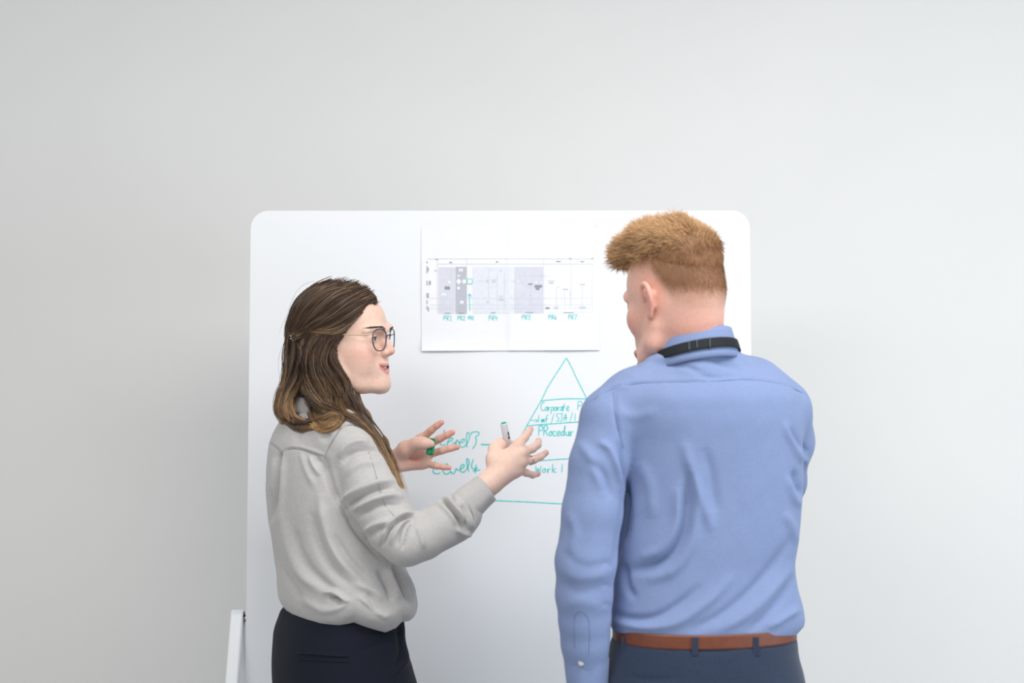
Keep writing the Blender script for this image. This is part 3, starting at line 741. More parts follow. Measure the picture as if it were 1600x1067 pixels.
# ---- glasses
gl_ = mesh_obj('glasses', *tube([HW_.w((.1030, -.0095, .004)), HW_.w((.1065, -.004, .0075)), HW_.w((.1065, .004, .0075)), HW_.w((.1030, .0095, .004))], .0013, 8), M['rim_dark'], woman)
gl_['label'] = 'thin round dark rimmed glasses with pale gold temples'
for y in (-1, 1):
    ring = []
    for k in range(48):
        a = 2*math.pi*k/48; ca, sa = math.cos(a), math.sin(a)
        e = 2.5; x = math.copysign(abs(ca)**(2/e), ca)*.0245; z = math.copysign(abs(sa)**(2/e), sa)*.0225
        x *= 1+.10*(z/.0225)
        ring.append((.1035-.16*abs(.0345+x)*1.0-2.2*(.0345+x-.02)**2*.5, y*(.0345+x), -.004+z))
    ring = np.array(ring); mesh_obj('rim', *tube(HW_.w(ring), .0013, 8, closed=True), M['rim_dark'], gl_)
    cen = ring.mean(0)+np.array([.001, 0, 0])
    V = [HW_.w(cen)]+[HW_.w(cen*(1-t)+p*t) for t in (.5, 1) for p in ring]
    F = [(0, 1+i, 1+(i+1) % 48) for i in range(48)]+[(1+i, 49+i, 49+(i+1) % 48, 1+(i+1) % 48) for i in range(48)]
    mesh_obj('lens', V, F, M['lens'], gl_)
    hp = ring[np.argmax(np.abs(ring[:, 1])+ring[:, 2]*.6)]
    mesh_obj('temple_arm', *tube(HW_.w(spline([hp, (.075, y*.0725, .006), (.04, y*.0755, .006), (.0, y*.0765, .008), (-.02, y*.078, -.006)], 24)), .0014, 8), M['temple_gold'], gl_)
# ---- eyebrows
bvh_h = BVHTree.FromPolygons([tuple(v) for v in hv], [tuple(q) for q in hq])
def on_face(l, u):
    r = bvh_h.ray_cast(Vector((.16, l, u)), Vector((-1, 0, 0))); return np.array(r[0]) if r[0] else np.array([.09, l, u])
for y in (-1, 1):
    C = []
    for i in range(150):
        t = RNG.uniform(0, 1); l = .012+.038*t; u = .0185+.0055*math.sin(t*2.3)-.002*t+RNG.normal()*.0014*(1-.5*t)
        p = [on_face(y*(l+.006*k/4), u+.0012*k/4*(1-t)*1.5-.0006*k/4)+np.array([.0008, 0, 0]) for k in range(5)]; C.append(p)
    C = HW_.w(np.array(C).reshape(-1, 3)).reshape(-1, 5, 3)
    o = strands(C, np.tile(np.linspace(.00035, .00015, 5), (150, 1)), np.tile(np.array(srgb(78, 58, 46)[:3]), (150, 5, 1)), 'eyebrow', M['hair_f'], woman); o['kind'] = 'stuff'

for y in (-1, 1):   # upper lashes
    q = np.array([on_face(y*(.0315+dx), .0022-.012*(dx/.0135)**2*.28)+np.array([.0012, 0, 0]) for dx in np.linspace(-.0125, .0135, 14)])
    mesh_obj('eyelash', *tube(HW_.w(q), np.interp(np.linspace(0, 1, 14), [0, .5, 1], [.0003, .0008, .0005]), 6), M['lash'], woman)

# ---- blouse
rows = [(640, 474, 532), (650, 450, 552), (660, 437, 562), (672, 428, 570), (690, 420, 582), (715, 415, 592), (745, 412.5, 603), (775, 412.5, 606), (820, 417, 615), (860, 423, 627), (895, 428, 640), (922, 430, 650), (938, 433, 652), (950, 440, 648), (960, 452, 640), (970, 468, 620)]
D0 = 3.0
def loft_rows(rows, d, psi, ratio, dz=None):
    zs, cx, cy, A, B = [], [], [], [], []
    for y, a, b in rows[::-1]:
        zs.append(P(0, y, dz or d)[2]); cx.append(P((a+b)/2, y, d)[0]); hw = (b-a)/2*d/FPX
        q = hw/math.sqrt(math.sin(psi)**2+(ratio*math.cos(psi))**2); A.append(q); B.append(q*ratio); cy.append(d)
    return zs, cx, cy, A, B
gs = Sculpt((-.60, 2.66, .90), (.03, 3.40, 1.44), .0027)
zs, cx, cy, A, B = loft_rows(rows, D0, WPSI, .66)
gs.loft(zs, cx, cy, A, B, WPSI, 2.2, k=.01)
gs.chain([P(505, 662, 2.97), P(535, 680, 2.905), SR], [.038, .045, .053], k=.04)
gs.chain([P(480, 662, 3.05), SL], [.04, .048], k=.04)
gs.chain([SR, P(587, 772, 2.848), P(616, 826, 2.822), P(634, 845, 2.815), P(660, 838, 2.820), P(688, 822, 2.832), P(713, 805, 2.843), P(726, 793, 2.848)],
         [.0545, .0600, .053, .0485, .0455, .0450, .0430, .034], k=.010)
gs.cap(P(728, 808, 2.845), P(716, 822, 2.838), .026, .026, k=.02)
gs.chain([SL, EL, P(560, 765, 3.185), P(590, 735, 3.17)], [.056, .05, .042, .036], k=.02)
sv, sq = gs.mesh(2)
def wv(pts, a, s): return (pts, a, s)
FW = [ # sleeve
 ([(530,786),(545,774),(565,763),(590,754),(614,751)], 6, 4.5), ([(540,797),(560,781),(585,768),(612,763)], -6, 4.5),
 ([(550,797),(566,788),(585,779),(607,774),(628,777)], 6, 4.5), ([(560,808),(580,796),(603,788),(628,790)], -5, 4.5),
 ([(534,724),(545,712),(560,705),(580,703),(597,708)], -5.5, 5), ([(528,715),(540,698),(556,690),(576,689)], 4.5, 5),
 ([(540,742),(556,728),(574,722),(594,726)], 3, 6),
 ([(568,832),(580,823),(595,817),(612,814)], 5, 4), ([(574,842),(590,830),(608,824)], -3.5, 4),
 ([(648,807),(636,808),(622,815),(609,828),(597,853)], -7, 2.6), ([(646,803),(630,803),(616,811),(602,828),(592,850)], 4.5, 3),
 ([(648,810),(634,818),(626,832),(621,852)], -5, 2.2), ([(640,811),(628,819),(617,834),(610,850)], 3.5, 2.6),
 ([(648,812),(640,826),(634,842),(629,858)], -4, 2.2), ([(650,820),(658,838),(662,856)], 3, 4),
 ([(688,781),(697,786),(706,796),(716,810),(724,824)], -9, 3), ([(696,778),(706,787),(716,800),(727,817)], 6, 4), ([(684,786),(694,793),(704,804),(712,820)], 3.5, 4),
 ([(713,767),(723,774),(731,786),(737,799),(741,812)], -5, 1.8), ([(722,788),(728,800),(732,812)], -4, 3), ([(731,800),(735,812),(737,826)], 4, 4), ([(712,826),(724,833),(738,836)], 4, 4),
 ([(702,772),(707,776),(712,786)], -4, 2.2), ([(716,796),(722,806),(724,818)], 3, 2.6),
 # back
 ([(437,709),(436,722),(434,745),(430,775),(423,815)], -10, 3.2), ([(438,708),(437.5,718),(436.5,732)], -16, 2.0), ([(443,712),(443,740),(441,780),(438,820)], 4, 4), ([(429,715),(426,745),(422,775)], 4, 4),
 ([(419,690),(428,696),(439,707)], -2.2, 1.4), ([(439,707),(452,701),(470,702),(488,708),(507,715)], -2.6, 1.4), ([(452,698),(470,699),(488,704),(506,711)], 1.6, 2.2),
 ([(506,716),(513,700),(522,684),(534,668),(548,663),(566,667),(582,679)], -2.8, 1.6), ([(507,716),(512,740),(520,765),(533,790)], -7, 5), ([(533,790),(556,828),(580,855),(600,876)], -6, 5),
 ([(484,712),(490,726),(500,742)], 4, 4), ([(494,714),(502,726),(508,740)], -3, 3), ([(470,708),(478,730),(490,760)], 2.5, 5),
 ([(500,680),(508,684),(516,676)], -3.5, 5), ([(462,690),(470,676),(480,664)], -2.5, 5),
 ([(500,770),(508,820),(528,868),(560,905)], 5, 8), ([(486,800),(498,850),(520,890),(548,915)], -4, 7), ([(520,835),(545,875),(575,905)], -4, 6),
 ([(440,800),(450,850),(470,895),(505,925)], 5, 8), ([(424,850),(436,885),(452,910),(470,935)], -5, 5), ([(460,830),(475,875),(500,905),(525,925)], -4, 6),
 ([(505,926),(518,924),(530,930),(545,946)], 6, 4), ([(514,934),(524,936),(534,944)], -7, 4), ([(556,912),(580,922),(600,935)], 4, 6), ([(590,890),(605,915),(612,940)], -4, 5),
 ([(612,880),(620,900),(632,925),(644,944)], -6, 4), ([(606,885),(612,905),(625,935)], 5, 5), ([(632,896),(644,915),(650,930)], 5, 5), ([(575,925),(582,945),(590,958)], -3, 5),
 ([(470,935),(510,952),(545,950)], 3, 6), ([(560,935),(590,955),(612,958)], 3, 5)]
sv = folds(sv, sq, [(p_, a_*1.75, w_) for p_, a_, w_ in FW])
pp = topix(sv); hemd = np.interp(pp[:, 0], [430, 455, 500, 530, 553, 578, 602, 618, 628, 640, 655], [0, 2, 3, -3, -12, -3, 5, 1, -5, 0, 4])
sv[:, 2] -= hemd*np.clip((pp[:, 1]-918)/38, 0, 1)**1.5*sv[:, 1]/FPX
sv = sv+normals(sv, sq)*(.0011*fractal(sv, 48, 3, 3))[:, None]
blouse = mesh_obj('blouse', sv, sq, M['blouse'], woman); blouse['label'] = 'light grey heathered blouse with back pleat'
# collar and stitched seams
def band(center, R0, R1, z0, z1, th, tilt, yaw, gap=0.0, n=72, wave=0, e=2.0, tilt2=0.0):
    """cloth ring round a neck: lower radii R0 (along facing, across) at z0 to upper radii R1 at z1"""
    V = []; cy_, sy_ = math.cos(yaw), math.sin(yaw)
    for lay in (0, 1):
        for j in range(7):
            t = j/6
            for i in range(n):
                a = gap+(2*math.pi-2*gap)*i/(n-1 if gap else n)
                rf_, rl_ = R0[0]*(1-t)+R1[0]*t-lay*th, R0[1]*(1-t)+R1[1]*t-lay*th
                pw = lambda t_: math.copysign(abs(t_)**(2/e), t_); f, l = rf_*pw(math.cos(a)), rl_*pw(math.sin(a)); z = z0*(1-t)+z1*t-tilt*f-tilt2*l+wave*math.sin(3*a)
                V.append(np.array(center)+[f*cy_-l*sy_, f*sy_+l*cy_, z])
    F = []; m = n-1 if gap else n; S = 7*n
    for lay in (0, 1):
        for j in range(6):
            for i in range(m):
                a, b, c, d = lay*S+j*n+i, lay*S+j*n+(i+1) % n, lay*S+(j+1)*n+(i+1) % n, lay*S+(j+1)*n+i
                F.append((a, b, c, d) if lay == 0 else (a, d, c, b))
    for i in range(m):
        i2 = (i+1) % n; F.append((i, S+i, S+i2, i2)); F.append((6*n+i, 6*n+i2, S+6*n+i2, S+6*n+i))
    return V, F
def sleeve_cuff(pts, rads, th, parent, m, name='cuff', n=40):
    """open cloth tube with a turned edge"""
    pts = np.array(pts); ax = pts[-1]-pts[0]; L_ = np.linalg.norm(ax); ax /= L_; u = np.cross(ax, [0, 1, 0]); u /= np.linalg.norm(u); v = np.cross(ax, u); V = []
    for lay in (0, 1):
        for j in range(9):
            t = j/8; r0 = np.interp(t, np.linspace(0, 1, len(rads)), rads)-lay*th
            for i in range(n):
                a = 2*math.pi*i/n; r = r0*(1+.025*math.sin(3*a+t*2)+.015*math.sin(7*a))
                V.append(pts[0]+ax*L_*t*(1+.02*math.sin(2*a))+r*(math.cos(a)*u+math.sin(a)*v))
    F = []; S = 9*n
    for lay in (0, 1):
        for j in range(8):
            for i in range(n):
                q = (lay*S+j*n+i, lay*S+j*n+(i+1) % n, lay*S+(j+1)*n+(i+1) % n, lay*S+(j+1)*n+i); F.append(q if lay == 0 else q[::-1])
    for i in range(n): F.append((8*n+i, 8*n+(i+1) % n, S+8*n+(i+1) % n, S+8*n+i))
    return mesh_obj(name, V, F, m, parent)
sleeve_cuff([P(724, 793, 2.848), P(760, 763, 2.862)], [.0345, .0350, .0335, .0318, .0312], .0022, blouse, M['blouse'])
V, F = band(P(494, 645, 3.015), (.064, .068), (.052, .056), -.012, .032, .003, .25, WPSI, .12)
mesh_obj('collar', V, F, M['blouse'], blouse)
bvh_b = BVHTree.FromPolygons([tuple(v) for v in sv], [tuple(q) for q in sq])
def hit(bvh, px, py, lift=0.0):
    d = Vector(P(px, py, 1.0)-np.array([0, 0, CAMZ])).normalized(); r = bvh.ray_cast(Vector((0, 0, CAMZ)), d)
    return None if r[0] is None else np.array(r[0])+np.array(r[1])*lift
def seam(bvh, pts, r, m, parent, name='seam', n=40):
    q = [hit(bvh, x, y, r*.2) for x, y in spline(pts, n)]; q = [p for p in q if p is not None]
    if len(q) > 3:
        q = np.array(q); q[1:-1] = (q[:-2]+q[1:-1]*2+q[2:])/4
        return mesh_obj(name, *tube(q, r, 6), m, parent)
for s_ in ([(419,691),(428,697),(439,708)], [(450,702),(470,703),(488,709),(507,716)], [(507,716),(513,700),(522,684),(534,669),(548,663.5),(566,668),(582,680)],
           [(576,706),(584,730),(594,765),(604,792),(622,812)], [(714,767),(724,775),(732,787),(738,800),(741,812)]):
    seam(bvh_b, s_, .0006, M['seam'], blouse)

# ---- trousers and shoes
def trousers(name, rows, d, psi, ratio, hipc, legw, floor_pts, voxel, m, parent, folds_, ztop, dz=None):
    zs, cx, cy, A, B = loft_rows(rows, d, psi, ratio, dz)
    lo = np.array([min(cx)-.30, d-.30, .02]); hi = np.array([max(cx)+.30, d+.30, ztop+.03])
    g = Sculpt(lo, hi, voxel); g.loft(zs, cx, cy, A, B, psi, 2.3, k=.01)
    for p in floor_pts:
        top = np.array([p[2], p[3], zs[0]+.08])
        g.chain([top, np.array([(p[0]+p[2])/2, (p[1]+p[3])/2+.0, .47]), np.array([p[0], p[1], .06])], legw, k=.03)
    v, q = g.mesh(2); v = folds(v, q, folds_); v = v+normals(v, q)*(.0012*fractal(v, 40, 5, 2))[:, None]
    return mesh_obj(name, v, q, m, parent), v, q
def shoe(p, yaw, parent, m):
    g = Sculpt((-.14, -.07, -.005), (.20, .07, .13), .006)
    g.chain([(-.06, 0, .038), (.02, 0, .040), (.10, 0, .030), (.15, 0, .026)], [.034, .036, .036, .026], k=.02); g.cap((-.05, 0, .04), (-.05, 0, .10), .034, .036, k=.02)
    g.plane((0, 0, 0), (0, 0, -1)); v, q = g.mesh(2); c, s_ = math.cos(yaw), math.sin(yaw)
    v = np.stack([p[0]+v[:, 0]*c-v[:, 1]*s_, p[1]+v[:, 0]*s_+v[:, 1]*c, v[:, 2]-v[:, 2].min()], 1)
    return mesh_obj('shoe', v, q, m, parent)
lat = np.array([-math.sin(WPSI), math.cos(WPSI)])
trow = [(940, 462, 620), (955, 441, 627), (970, 434, 629), (990, 428, 631), (1015, 425, 636), (1040, 424, 643), (1067, 425, 650), (1100, 430, 652), (1140, 438, 648)]
hc = np.array([P(537, 1067, 3.0)[0], 3.0])
fp = [(*(hc+lat*s_*.10+[.01, 0]), *(hc+lat*s_*.085)) for s_ in (-1, 1)]
FT = [([(628,965),(632,985),(637,1010),(632,1035),(618,1052)], 9, 4), ([(622,975),(627,1000),(628,1020),(618,1045)], -8, 3.5), ([(560,1020),(590,1008),(615,1002)], -2.5, 4), ([(466,1019),(500,1022),(546,1025)], 1.6, 2)]
tw, tv, tq = trousers('trousers', trow, 3.0, WPSI, .72, hc, [.088, .072, .062], fp, .0045, M['navy'], woman, FT, P(0, 940, 3.0)[2])
tw['label'] = 'dark navy tailored trousers'
bvh_t = BVHTree.FromPolygons([tuple(v) for v in tv], [tuple(q) for q in tq])
seam(bvh_t, [(466,1020),(490,1021.5),(520,1024),(546,1025.5)], .0022, M['navy'], tw, 'welt_pocket'); seam(bvh_t, [(466,1030),(490,1031),(520,1033),(546,1034)], .0016, M['navy'], tw, 'welt_pocket')
for p in fp: shoe((p[0], p[1]), WPSI, woman, M['shoe'])

# ---- marker pen and its cap
mk = thing('marker_pen', 'white marker pen with green end held upright in the right hand', 'marker', P(797, 720, 2.905))
a, b = P(787, 661, 2.894), P(800, 728, 2.922); ax = (b-a)/np.linalg.norm(b-a)
mesh_obj('barrel', *tube([a, a+ax*.0015, b], [.0068, .0073, .0073], 28), M['marker_white'], mk)
mesh_obj('end_plug', *tube([a-ax*.0006, a+ax*.001], [.0056, .0056], 24), M['marker_end'], mk)
nb = b+ax*.0
mesh_obj('nib_holder', *tube([nb, nb+ax*.012, nb+ax*.014], [.0055, .005, .002], 16), M['cap_green'], mk)
side = np.array([.75, -.66, 0]); side -= ax*side.dot(ax); side /= np.linalg.norm(side); s2 = np.cross(ax, side)
for t0, t1, w0, w1 in ((.019, .027, -.35, .2), (.0285, .034, -.35, .35)):
    V = []; F = []
    for j in range(5):
        for i in range(7):
            an = w0+(w1-w0)*i/6; V.append(a+ax*(t0+(t1-t0)*j/4)+.00745*(math.cos(an)*side+math.sin(an)*s2))
    F = [(j*7+i, j*7+i+1, j*7+i+8, j*7+i+7) for j in range(4) for i in range(6)]
    mesh_obj('printed_logo', V, F, M['marker_print'], mk)
cpt = thing('green_cap', 'green marker cap pinched between thumb and fingers of the left hand', 'cap', P(672, 698, 3.112))
a, b = P(675.5, 685.5, 3.118), P(671, 710.5, 3.108); ax = (b-a)/np.linalg.norm(b-a)
body = mesh_obj('shell', *tube([a, a+ax*.002, b-ax*.001, b, b-ax*.004], [.0065, .0078, .0082, .0070, .0062], 8), M['cap_green'], cpt, False)
cl = np.array([.6, -.8, 0]); cl -= ax*cl.dot(ax); cl /= np.linalg.norm(cl); c2 = np.cross(ax, cl)
V = [a+ax*t+cl*(r)+c2*w for t, r in ((.001, .0070), (.034, .0085), (.034, .0112), (.001, .0098)) for w in (-.0028, .0028)]
mesh_obj('pocket_clip', V, [(0, 1, 3, 2), (2, 3, 5, 4), (4, 5, 7, 6), (6, 7, 1, 0), (0, 2, 4, 6), (1, 7, 5, 3)], M['cap_green'], cpt, False)
# ring
p0, p1 = np.array(rf[2][0]), np.array(rf[2][1]); d = (p1-p0)/np.linalg.norm(p1-p0); c0 = p0*.25+p1*.75
n1 = np.cross(d, [0, 0, 1]); n1 /= np.linalg.norm(n1); n2 = np.cross(d, n1)
mesh_obj('ring', *tube([c0+.0092*(math.cos(t)*n1+math.sin(t)*n2) for t in np.linspace(0, 2*math.pi, 28, endpoint=False)], .0012, 8, closed=True), M['silver'], woman)
# ------------------------------------------------------------------ woman's long hair
HFU = [-.20, -.11, -.078, -.05, -.024, 0, .023, .05, .065, .08, .10, .13]
HFF = [.09, .040, .026, .010, .002, .026, .043, .063, .067, .071, .074, .074]
gq = Sculpt((-.16, -.13, -.34), (.14, .12, .135), .003)
gq.ell((-.013, 0, .020), (.1005, .0815, .0930), k=.01)
gq.ell((-.002, 0, .028), (.0975, .0830, .0850), k=.01)
gq.ell((-.045, 0, .030), (.068, .070, .075), k=.03)
gq.ell((-.012, -.078, .004), (.030, .016, .034), k=.02); gq.ell((-.012, .078, .004), (.030, .016, .034), k=.02)
sl, X, Y, Z = gq.region((-.2, -.2, -.4), (.2, .2, .2))
cutf = X-np.asarray(ci(HFU, HFF, Z.ravel()))[None, None, :]+.28*np.maximum(Y, 0)
gq.D[:] = -smin(-gq.D, -np.broadcast_to(cutf, gq.D.shape).astype(np.float32), .006)
def hl(pts): return [HW_.loc(P(*p)) for p in pts]
gq.chain(hl([(497, 540, 3.03), (492, 590, 3.04), (490, 632, 3.045)]), [.062, .055, .036], k=.03)
gq.chain(hl([(503, 520, 2.957), (497, 560, 2.950), (505, 600, 2.950), (518, 632, 2.945)]), [.030, .033, .030, .022], k=.02)
gq.chain(hl([(466, 522, 3.0), (461, 570, 2.99), (450, 612, 2.975), (447, 640, 2.950), (462, 656, 2.930)]), [.024, .021, .0155, .012, .009], k=.015)
gq.chain(hl([(532, 525, 2.955), (522, 555, 2.945), (533, 590, 2.945), (546, 620, 2.945), (566, 650, 2.935), (597, 692, 2.925), (615, 728, 2.915), (628, 757, 2.91)]), [.012, .016, .018, .018, .014, .010, .0075, .003], k=.012)
gq.chain(hl([(480, 600, 2.96), (500, 630, 2.935), (522, 650, 2.905), (545, 655, 2.90)]), [.020, .016, .012, .008], k=.015)
for sx in (1,):   # far side falls down behind the shoulder
    gq.chain([(-.02, .060, .0), (-.03, .062, -.06), (-.035, .06, -.12), (-.03, .062, -.18)], [.028, .030, .027, .014], k=.02)
qv, qq = gq.mesh(2)
bvh_q = BVHTree.FromPolygons([tuple(v) for v in HW_.w(qv)], [tuple(q) for q in qq])
qn = normals(qv, qq)
DARK, MID, LITE, TIP = [np.array(srgb(*c)[:3]) for c in ((44, 34, 28), (92, 72, 57), (150, 122, 98), (226, 180, 124))]
ang = np.arctan2(qv[:, 1], qv[:, 0]+.02)
qv = qv+qn*(.0016*np.sin(ang*46+6*fractal(qv, 30, 2, 2))+.001*fractal(qv, 90, 8, 2))[:, None]
tw_ = np.clip((-.09-qv[:, 2])/.09, 0, 1)[:, None]
hair = mesh_obj('hair', HW_.w(qv), qq, M['hair_f'], woman, True, DARK*1.15*(1-tw_)+np.array(srgb(120, 86, 58)[:3])*tw_)
hair['label'] = 'long wavy brown hair with lighter ends, half pinned back'
def depth_at(px, py, default):
    d = Vector(P(px, py, 1.0)-np.array([0, 0, CAMZ])).normalized(); best = None
    for b in (bvh_q, bvh_b):
        r = b.ray_cast(Vector((0, 0, CAMZ)), d)
        if r[0] is not None and (best is None or r[0][1] < best): best = r[0][1]
    return best if best is not None else default
K = 30
def lock(guide, n, spread, tip=0.0, wave=0.0, lift=.003, rad=.00055, dflt=2.95, taper=(.5, 1.0, .35), light=.3):
    """a lock of strands following a line over the hair, returned as curves with colours"""
    gpts = spline(np.array(guide, float), K); T = np.gradient(gpts, axis=0); T /= np.linalg.norm(T, axis=1, keepdims=True)+1e-9
    N = np.stack([-T[:, 1], T[:, 0]], 1); t = np.linspace(0, 1, K)
    prof = np.interp(t, [0, .5, 1], taper)
    dep0 = []; last = None
    for p in gpts:
        d = depth_at(p[0], p[1], None); dep0.append(d if d is not None else np.nan)
    dep0 = np.array(dep0); ok = ~np.isnan(dep0)
    dep0 = np.interp(t, t[ok], dep0[ok]) if ok.any() else np.full(K, dflt)
    C = []; W = []
    for i in range(n):
        o = RNG.normal()*.55; o = np.clip(o, -1.3, 1.3); ph = RNG.uniform(0, 6.3)
        s_ = o*spread*prof+wave*np.sin(t*7+ph)*.5+RNG.normal()*.4
        q = gpts+N*s_[:, None]; q = q+T*(RNG.normal()*2)
        d = np.array([depth_at(x, y, np.nan) for x, y in q[::3]]); tt = t[::3]; k_ = ~np.isnan(d)
        d = np.interp(t, tt[k_], d[k_]) if k_.sum() > 1 else dep0
        d = np.where(np.abs(d-dep0) > .05, dep0, d); d[1:-1] = (d[:-2]+d[1:-1]+d[2:])/3; d[1:-1] = (d[:-2]+d[1:-1]+d[2:])/3
        d = d-.0008-abs(RNG.normal())*lift*(1-.8*min(1, abs(o)))*np.sin(np.pi*np.clip(t*.9+.05, 0, 1))
        C.append(np.stack([(q[:, 0]-800)*d/FPX, d, CAMZ-(q[:, 1]-533.5)*d/FPX], 1))
        r = RNG.uniform(); c0 = DARK*(1-r)+MID*r if RNG.uniform() > light else MID*(1-r)+LITE*r
        tm = np.clip((t-.35)/.65, 0, 1)*tip*RNG.uniform(.5, 1.15); tm = np.clip(tm, 0, 1)[:, None]
        W.append(c0*(1-tm)+TIP*RNG.uniform(.7, 1.15)*tm)
    R_ = np.tile(rad*np.interp(t, [0, .1, .7, 1], [.8, 1, 1, .35]), (n, 1))
    return np.array(C), R_, np.array(W)
cap_g = [([(586,467),(566,482),(538,500),(508,514),(480,516),(459,526)], 110, 5, .25), ([(584,462),(558,474),(525,495),(492,512),(460,526)], 130, 8, 0),
 ([(576,453),(545,468),(512,492),(482,511),(459,526)], 130, 8, 0), ([(560,447),(528,459),(497,482),(472,507),(457,526)], 130, 8, 0),
 ([(540,444),(508,456),(482,478),(464,504),(454,527)], 130, 8, 0), ([(520,443),(492,456),(470,478),(456,505),(450,528)], 120, 7, 0),
 ([(502,447),(478,463),(461,487),(451,512),(448,532)], 110, 5, 0), ([(585,470),(568,490),(550,506),(528,519),(505,520),(480,518),(461,527)], 100, 4, .5)]
fall_g = [([(549,505),(535,526),(519,546),(519,563),(532,581),(543,598),(544,622),(553,648)], 150, 7, .15, 1.5), ([(530,517),(512,540),(506,566),(518,590),(530,612),(536,638),(556,660)], 150, 8, .25, 1.5),
 ([(508,521),(492,548),(492,578),(502,604),(512,628),(532,650)], 150, 9, .3, 2), ([(486,522),(476,552),(474,582),(482,608),(500,630),(528,646)], 130, 8, .5, 2),
 ([(462,529),(459,560),(451,590),(439,615),(435,640),(444,658),(466,667)], 160, 6, .75, 1.5), ([(463,534),(474,560),(475,586),(464,608),(456,630),(462,650),(482,659)], 130, 4.5, .9, 1.5),
 ([(452,520),(447,550),(446,580),(439,612),(434,636)], 100, 4, .5, 1.2), ([(470,528),(468,560),(462,590),(450,614),(444,636),(452,655)], 110, 5, .8, 1.2),
 ([(484,606),(500,628),(524,640),(534,652),(524,664),(503,671),(488,664)], 120, 6, 1.0, 3), ([(476,608),(490,634),(512,648),(532,650),(540,656)], 110, 6, 1.0, 3),
 ([(470,604),(482,632),(492,654),(510,664),(530,660)], 110, 6, 1.0, 3), ([(458,652),(476,661),(500,654),(522,644),(548,648)], 110, 5, 1.0, 2), ([(444,655),(462,668),(484,668),(500,660)], 80, 4, 1.0, 2),
 ([(478,612),(500,630),(530,643),(558,656),(580,674),(600,700)], 130, 5, .55, 1.5),
 ([(535,590),(548,618),(566,648),(590,680),(608,712),(621,742),(630,764)], 190, 6, .75, 1.5), ([(528,600),(545,630),(570,655),(594,688),(612,725),(624,752)], 150, 5, .7, 1.5),
 ([(540,500),(528,512),(508,516),(494,512)], 70, 4, .4, 0)]
CC = []; RR = []; WW = []
for gd, n, sp, tp in cap_g:
    a, b, c = lock(gd, n, sp*1.25, tp, 1.2, .005, taper=(1.0, 1.0, .45), light=.38); CC.append(a); RR.append(b); WW.append(c)
    m_ = HW_.loc(a.reshape(-1, 3)); m_[:, 1] *= -1; m_[:, 0] -= .020*np.clip((m_[:, 0]-.0)/.06, 0, 1); CC.append(HW_.w(m_).reshape(a.shape)); RR.append(b); WW.append(c)   # the far side alike
for gd, n, sp, tp, wv_ in fall_g:
    a, b, c = lock(gd, n, sp*1.1, tp, wv_*1.8, .007, taper=(.7, 1.0, .55)); CC.append(a); RR.append(b); WW.append(c)
# loose single hairs
for k in range(60):
    gd = fall_g[RNG.integers(0, 8)][0] if k % 2 else cap_g[RNG.integers(0, 8)][0]
    gd = np.array(gd)+RNG.normal(size=2)*4; a, b, c = lock(gd, 1, 6, .2, 8, .008, .00028); CC.append(a); RR.append(b); WW.append(c)
o = strands(np.concatenate(CC), np.concatenate(RR), np.concatenate(WW), 'hair_strands', M['hair_f'], hair); o['kind'] = 'stuff'
# small hair clip
cpos = P(459, 527, depth_at(459, 527, 2.95)-.004); mb = MB()
for k in range(7):
    a = k*.9; d = np.array([math.cos(a), -.35, math.sin(a)]); mb.tube([cpos, cpos+d*.008], [.0012, .0016], 6)
mb.build('hair_clip', M['silver'], woman)
# ================================================================== man
MPSI = math.radians(97)
man = thing('person', 'person seen from behind in a light blue shirt with short ginger hair and black lanyard', 'person', (.33, 2.66, 0))
HS = 1.06
HM = Frame(P(1057, 464, 2.66), math.radians(127), math.radians(-12), math.radians(0))
SKIN_M = np.array(srgb(226, 178, 160)[:3])
g = head_sculpt(HM.loc(P(1080, 580, 2.665)), .050, .0020, HS, True)
mv, mq = g.mesh(1); mcol = head_color(mv, HS, SKIN_M, True)
un, fn, ln = mv[:, 2]/HS, mv[:, 0]/HS, np.abs(mv[:, 1])/HS
# scalp shaded by close-cropped hair: pigment of the stubble
fade_lo = np.interp(fn, [-.10, -.05, -.02, .02, .05], [-.050, -.034, .014, .024, .03]); 
stub = np.clip((un-fade_lo)/.045, 0, 1)**1.2*np.clip((.055-fn)/.02, 0, 1)*np.clip(1-np.clip((ln-.0755)/.004, 0, 1)*(un < .03), 0, 1)
mcol = mcol*(1-.88*stub[:, None])+(np.array(srgb(164, 124, 98)[:3])*(1-stub[:, None])+np.array(srgb(120, 83, 56)[:3])*stub[:, None])*.88*stub[:, None]
# arms, right hand at the chin
SLm, SRm = P(953, 652, 2.605), P(1220, 642, 2.70)
LWm, RWm = P(917, 1090, 2.60), P(1052, 612, 2.93)
gb = Sculpt((-.02, 2.36, .02), (.66, 3.05, 1.50), .011)
gb.chain([P(1084, 575, 2.655), P(1100, 700, 2.65), P(1105, 880, 2.65), P(1103, 1030, 2.65)], [.05, .07, .07, .075], k=.04)
gb.cap(SLm, SRm, .045, .045, k=.05)
gb.chain([SLm, P(914, 870, 2.575), LWm], [.040, .035, .026], k=.02)
gb.chain([SRm, P(1205, 795, 2.89), RWm], [.040, .034, .026], k=.02)
mh = np.array([P(1100, 1100, 2.65)[0], 2.65])
mlat = np.array([-math.sin(MPSI), math.cos(MPSI)])
mfp = [(*(mh+mlat*s_*.115), *(mh+mlat*s_*.09)) for s_ in (-1, 1)]
for p in mfp: gb.chain([(p[2], p[3], .85), (p[0], p[1], .47), (p[0], p[1], .08)], [.08, .05, .04], k=.03)
bv, bq = gb.mesh(2)
lo = np.array([P(985, 600, 2.9)[0], 2.84, P(0, 650, 2.95)[2]]); hi = np.array([P(1075, 600, 3.0)[0], 3.02, P(0, 535, 2.85)[2]])
gh = Sculpt(lo, hi, .0020)
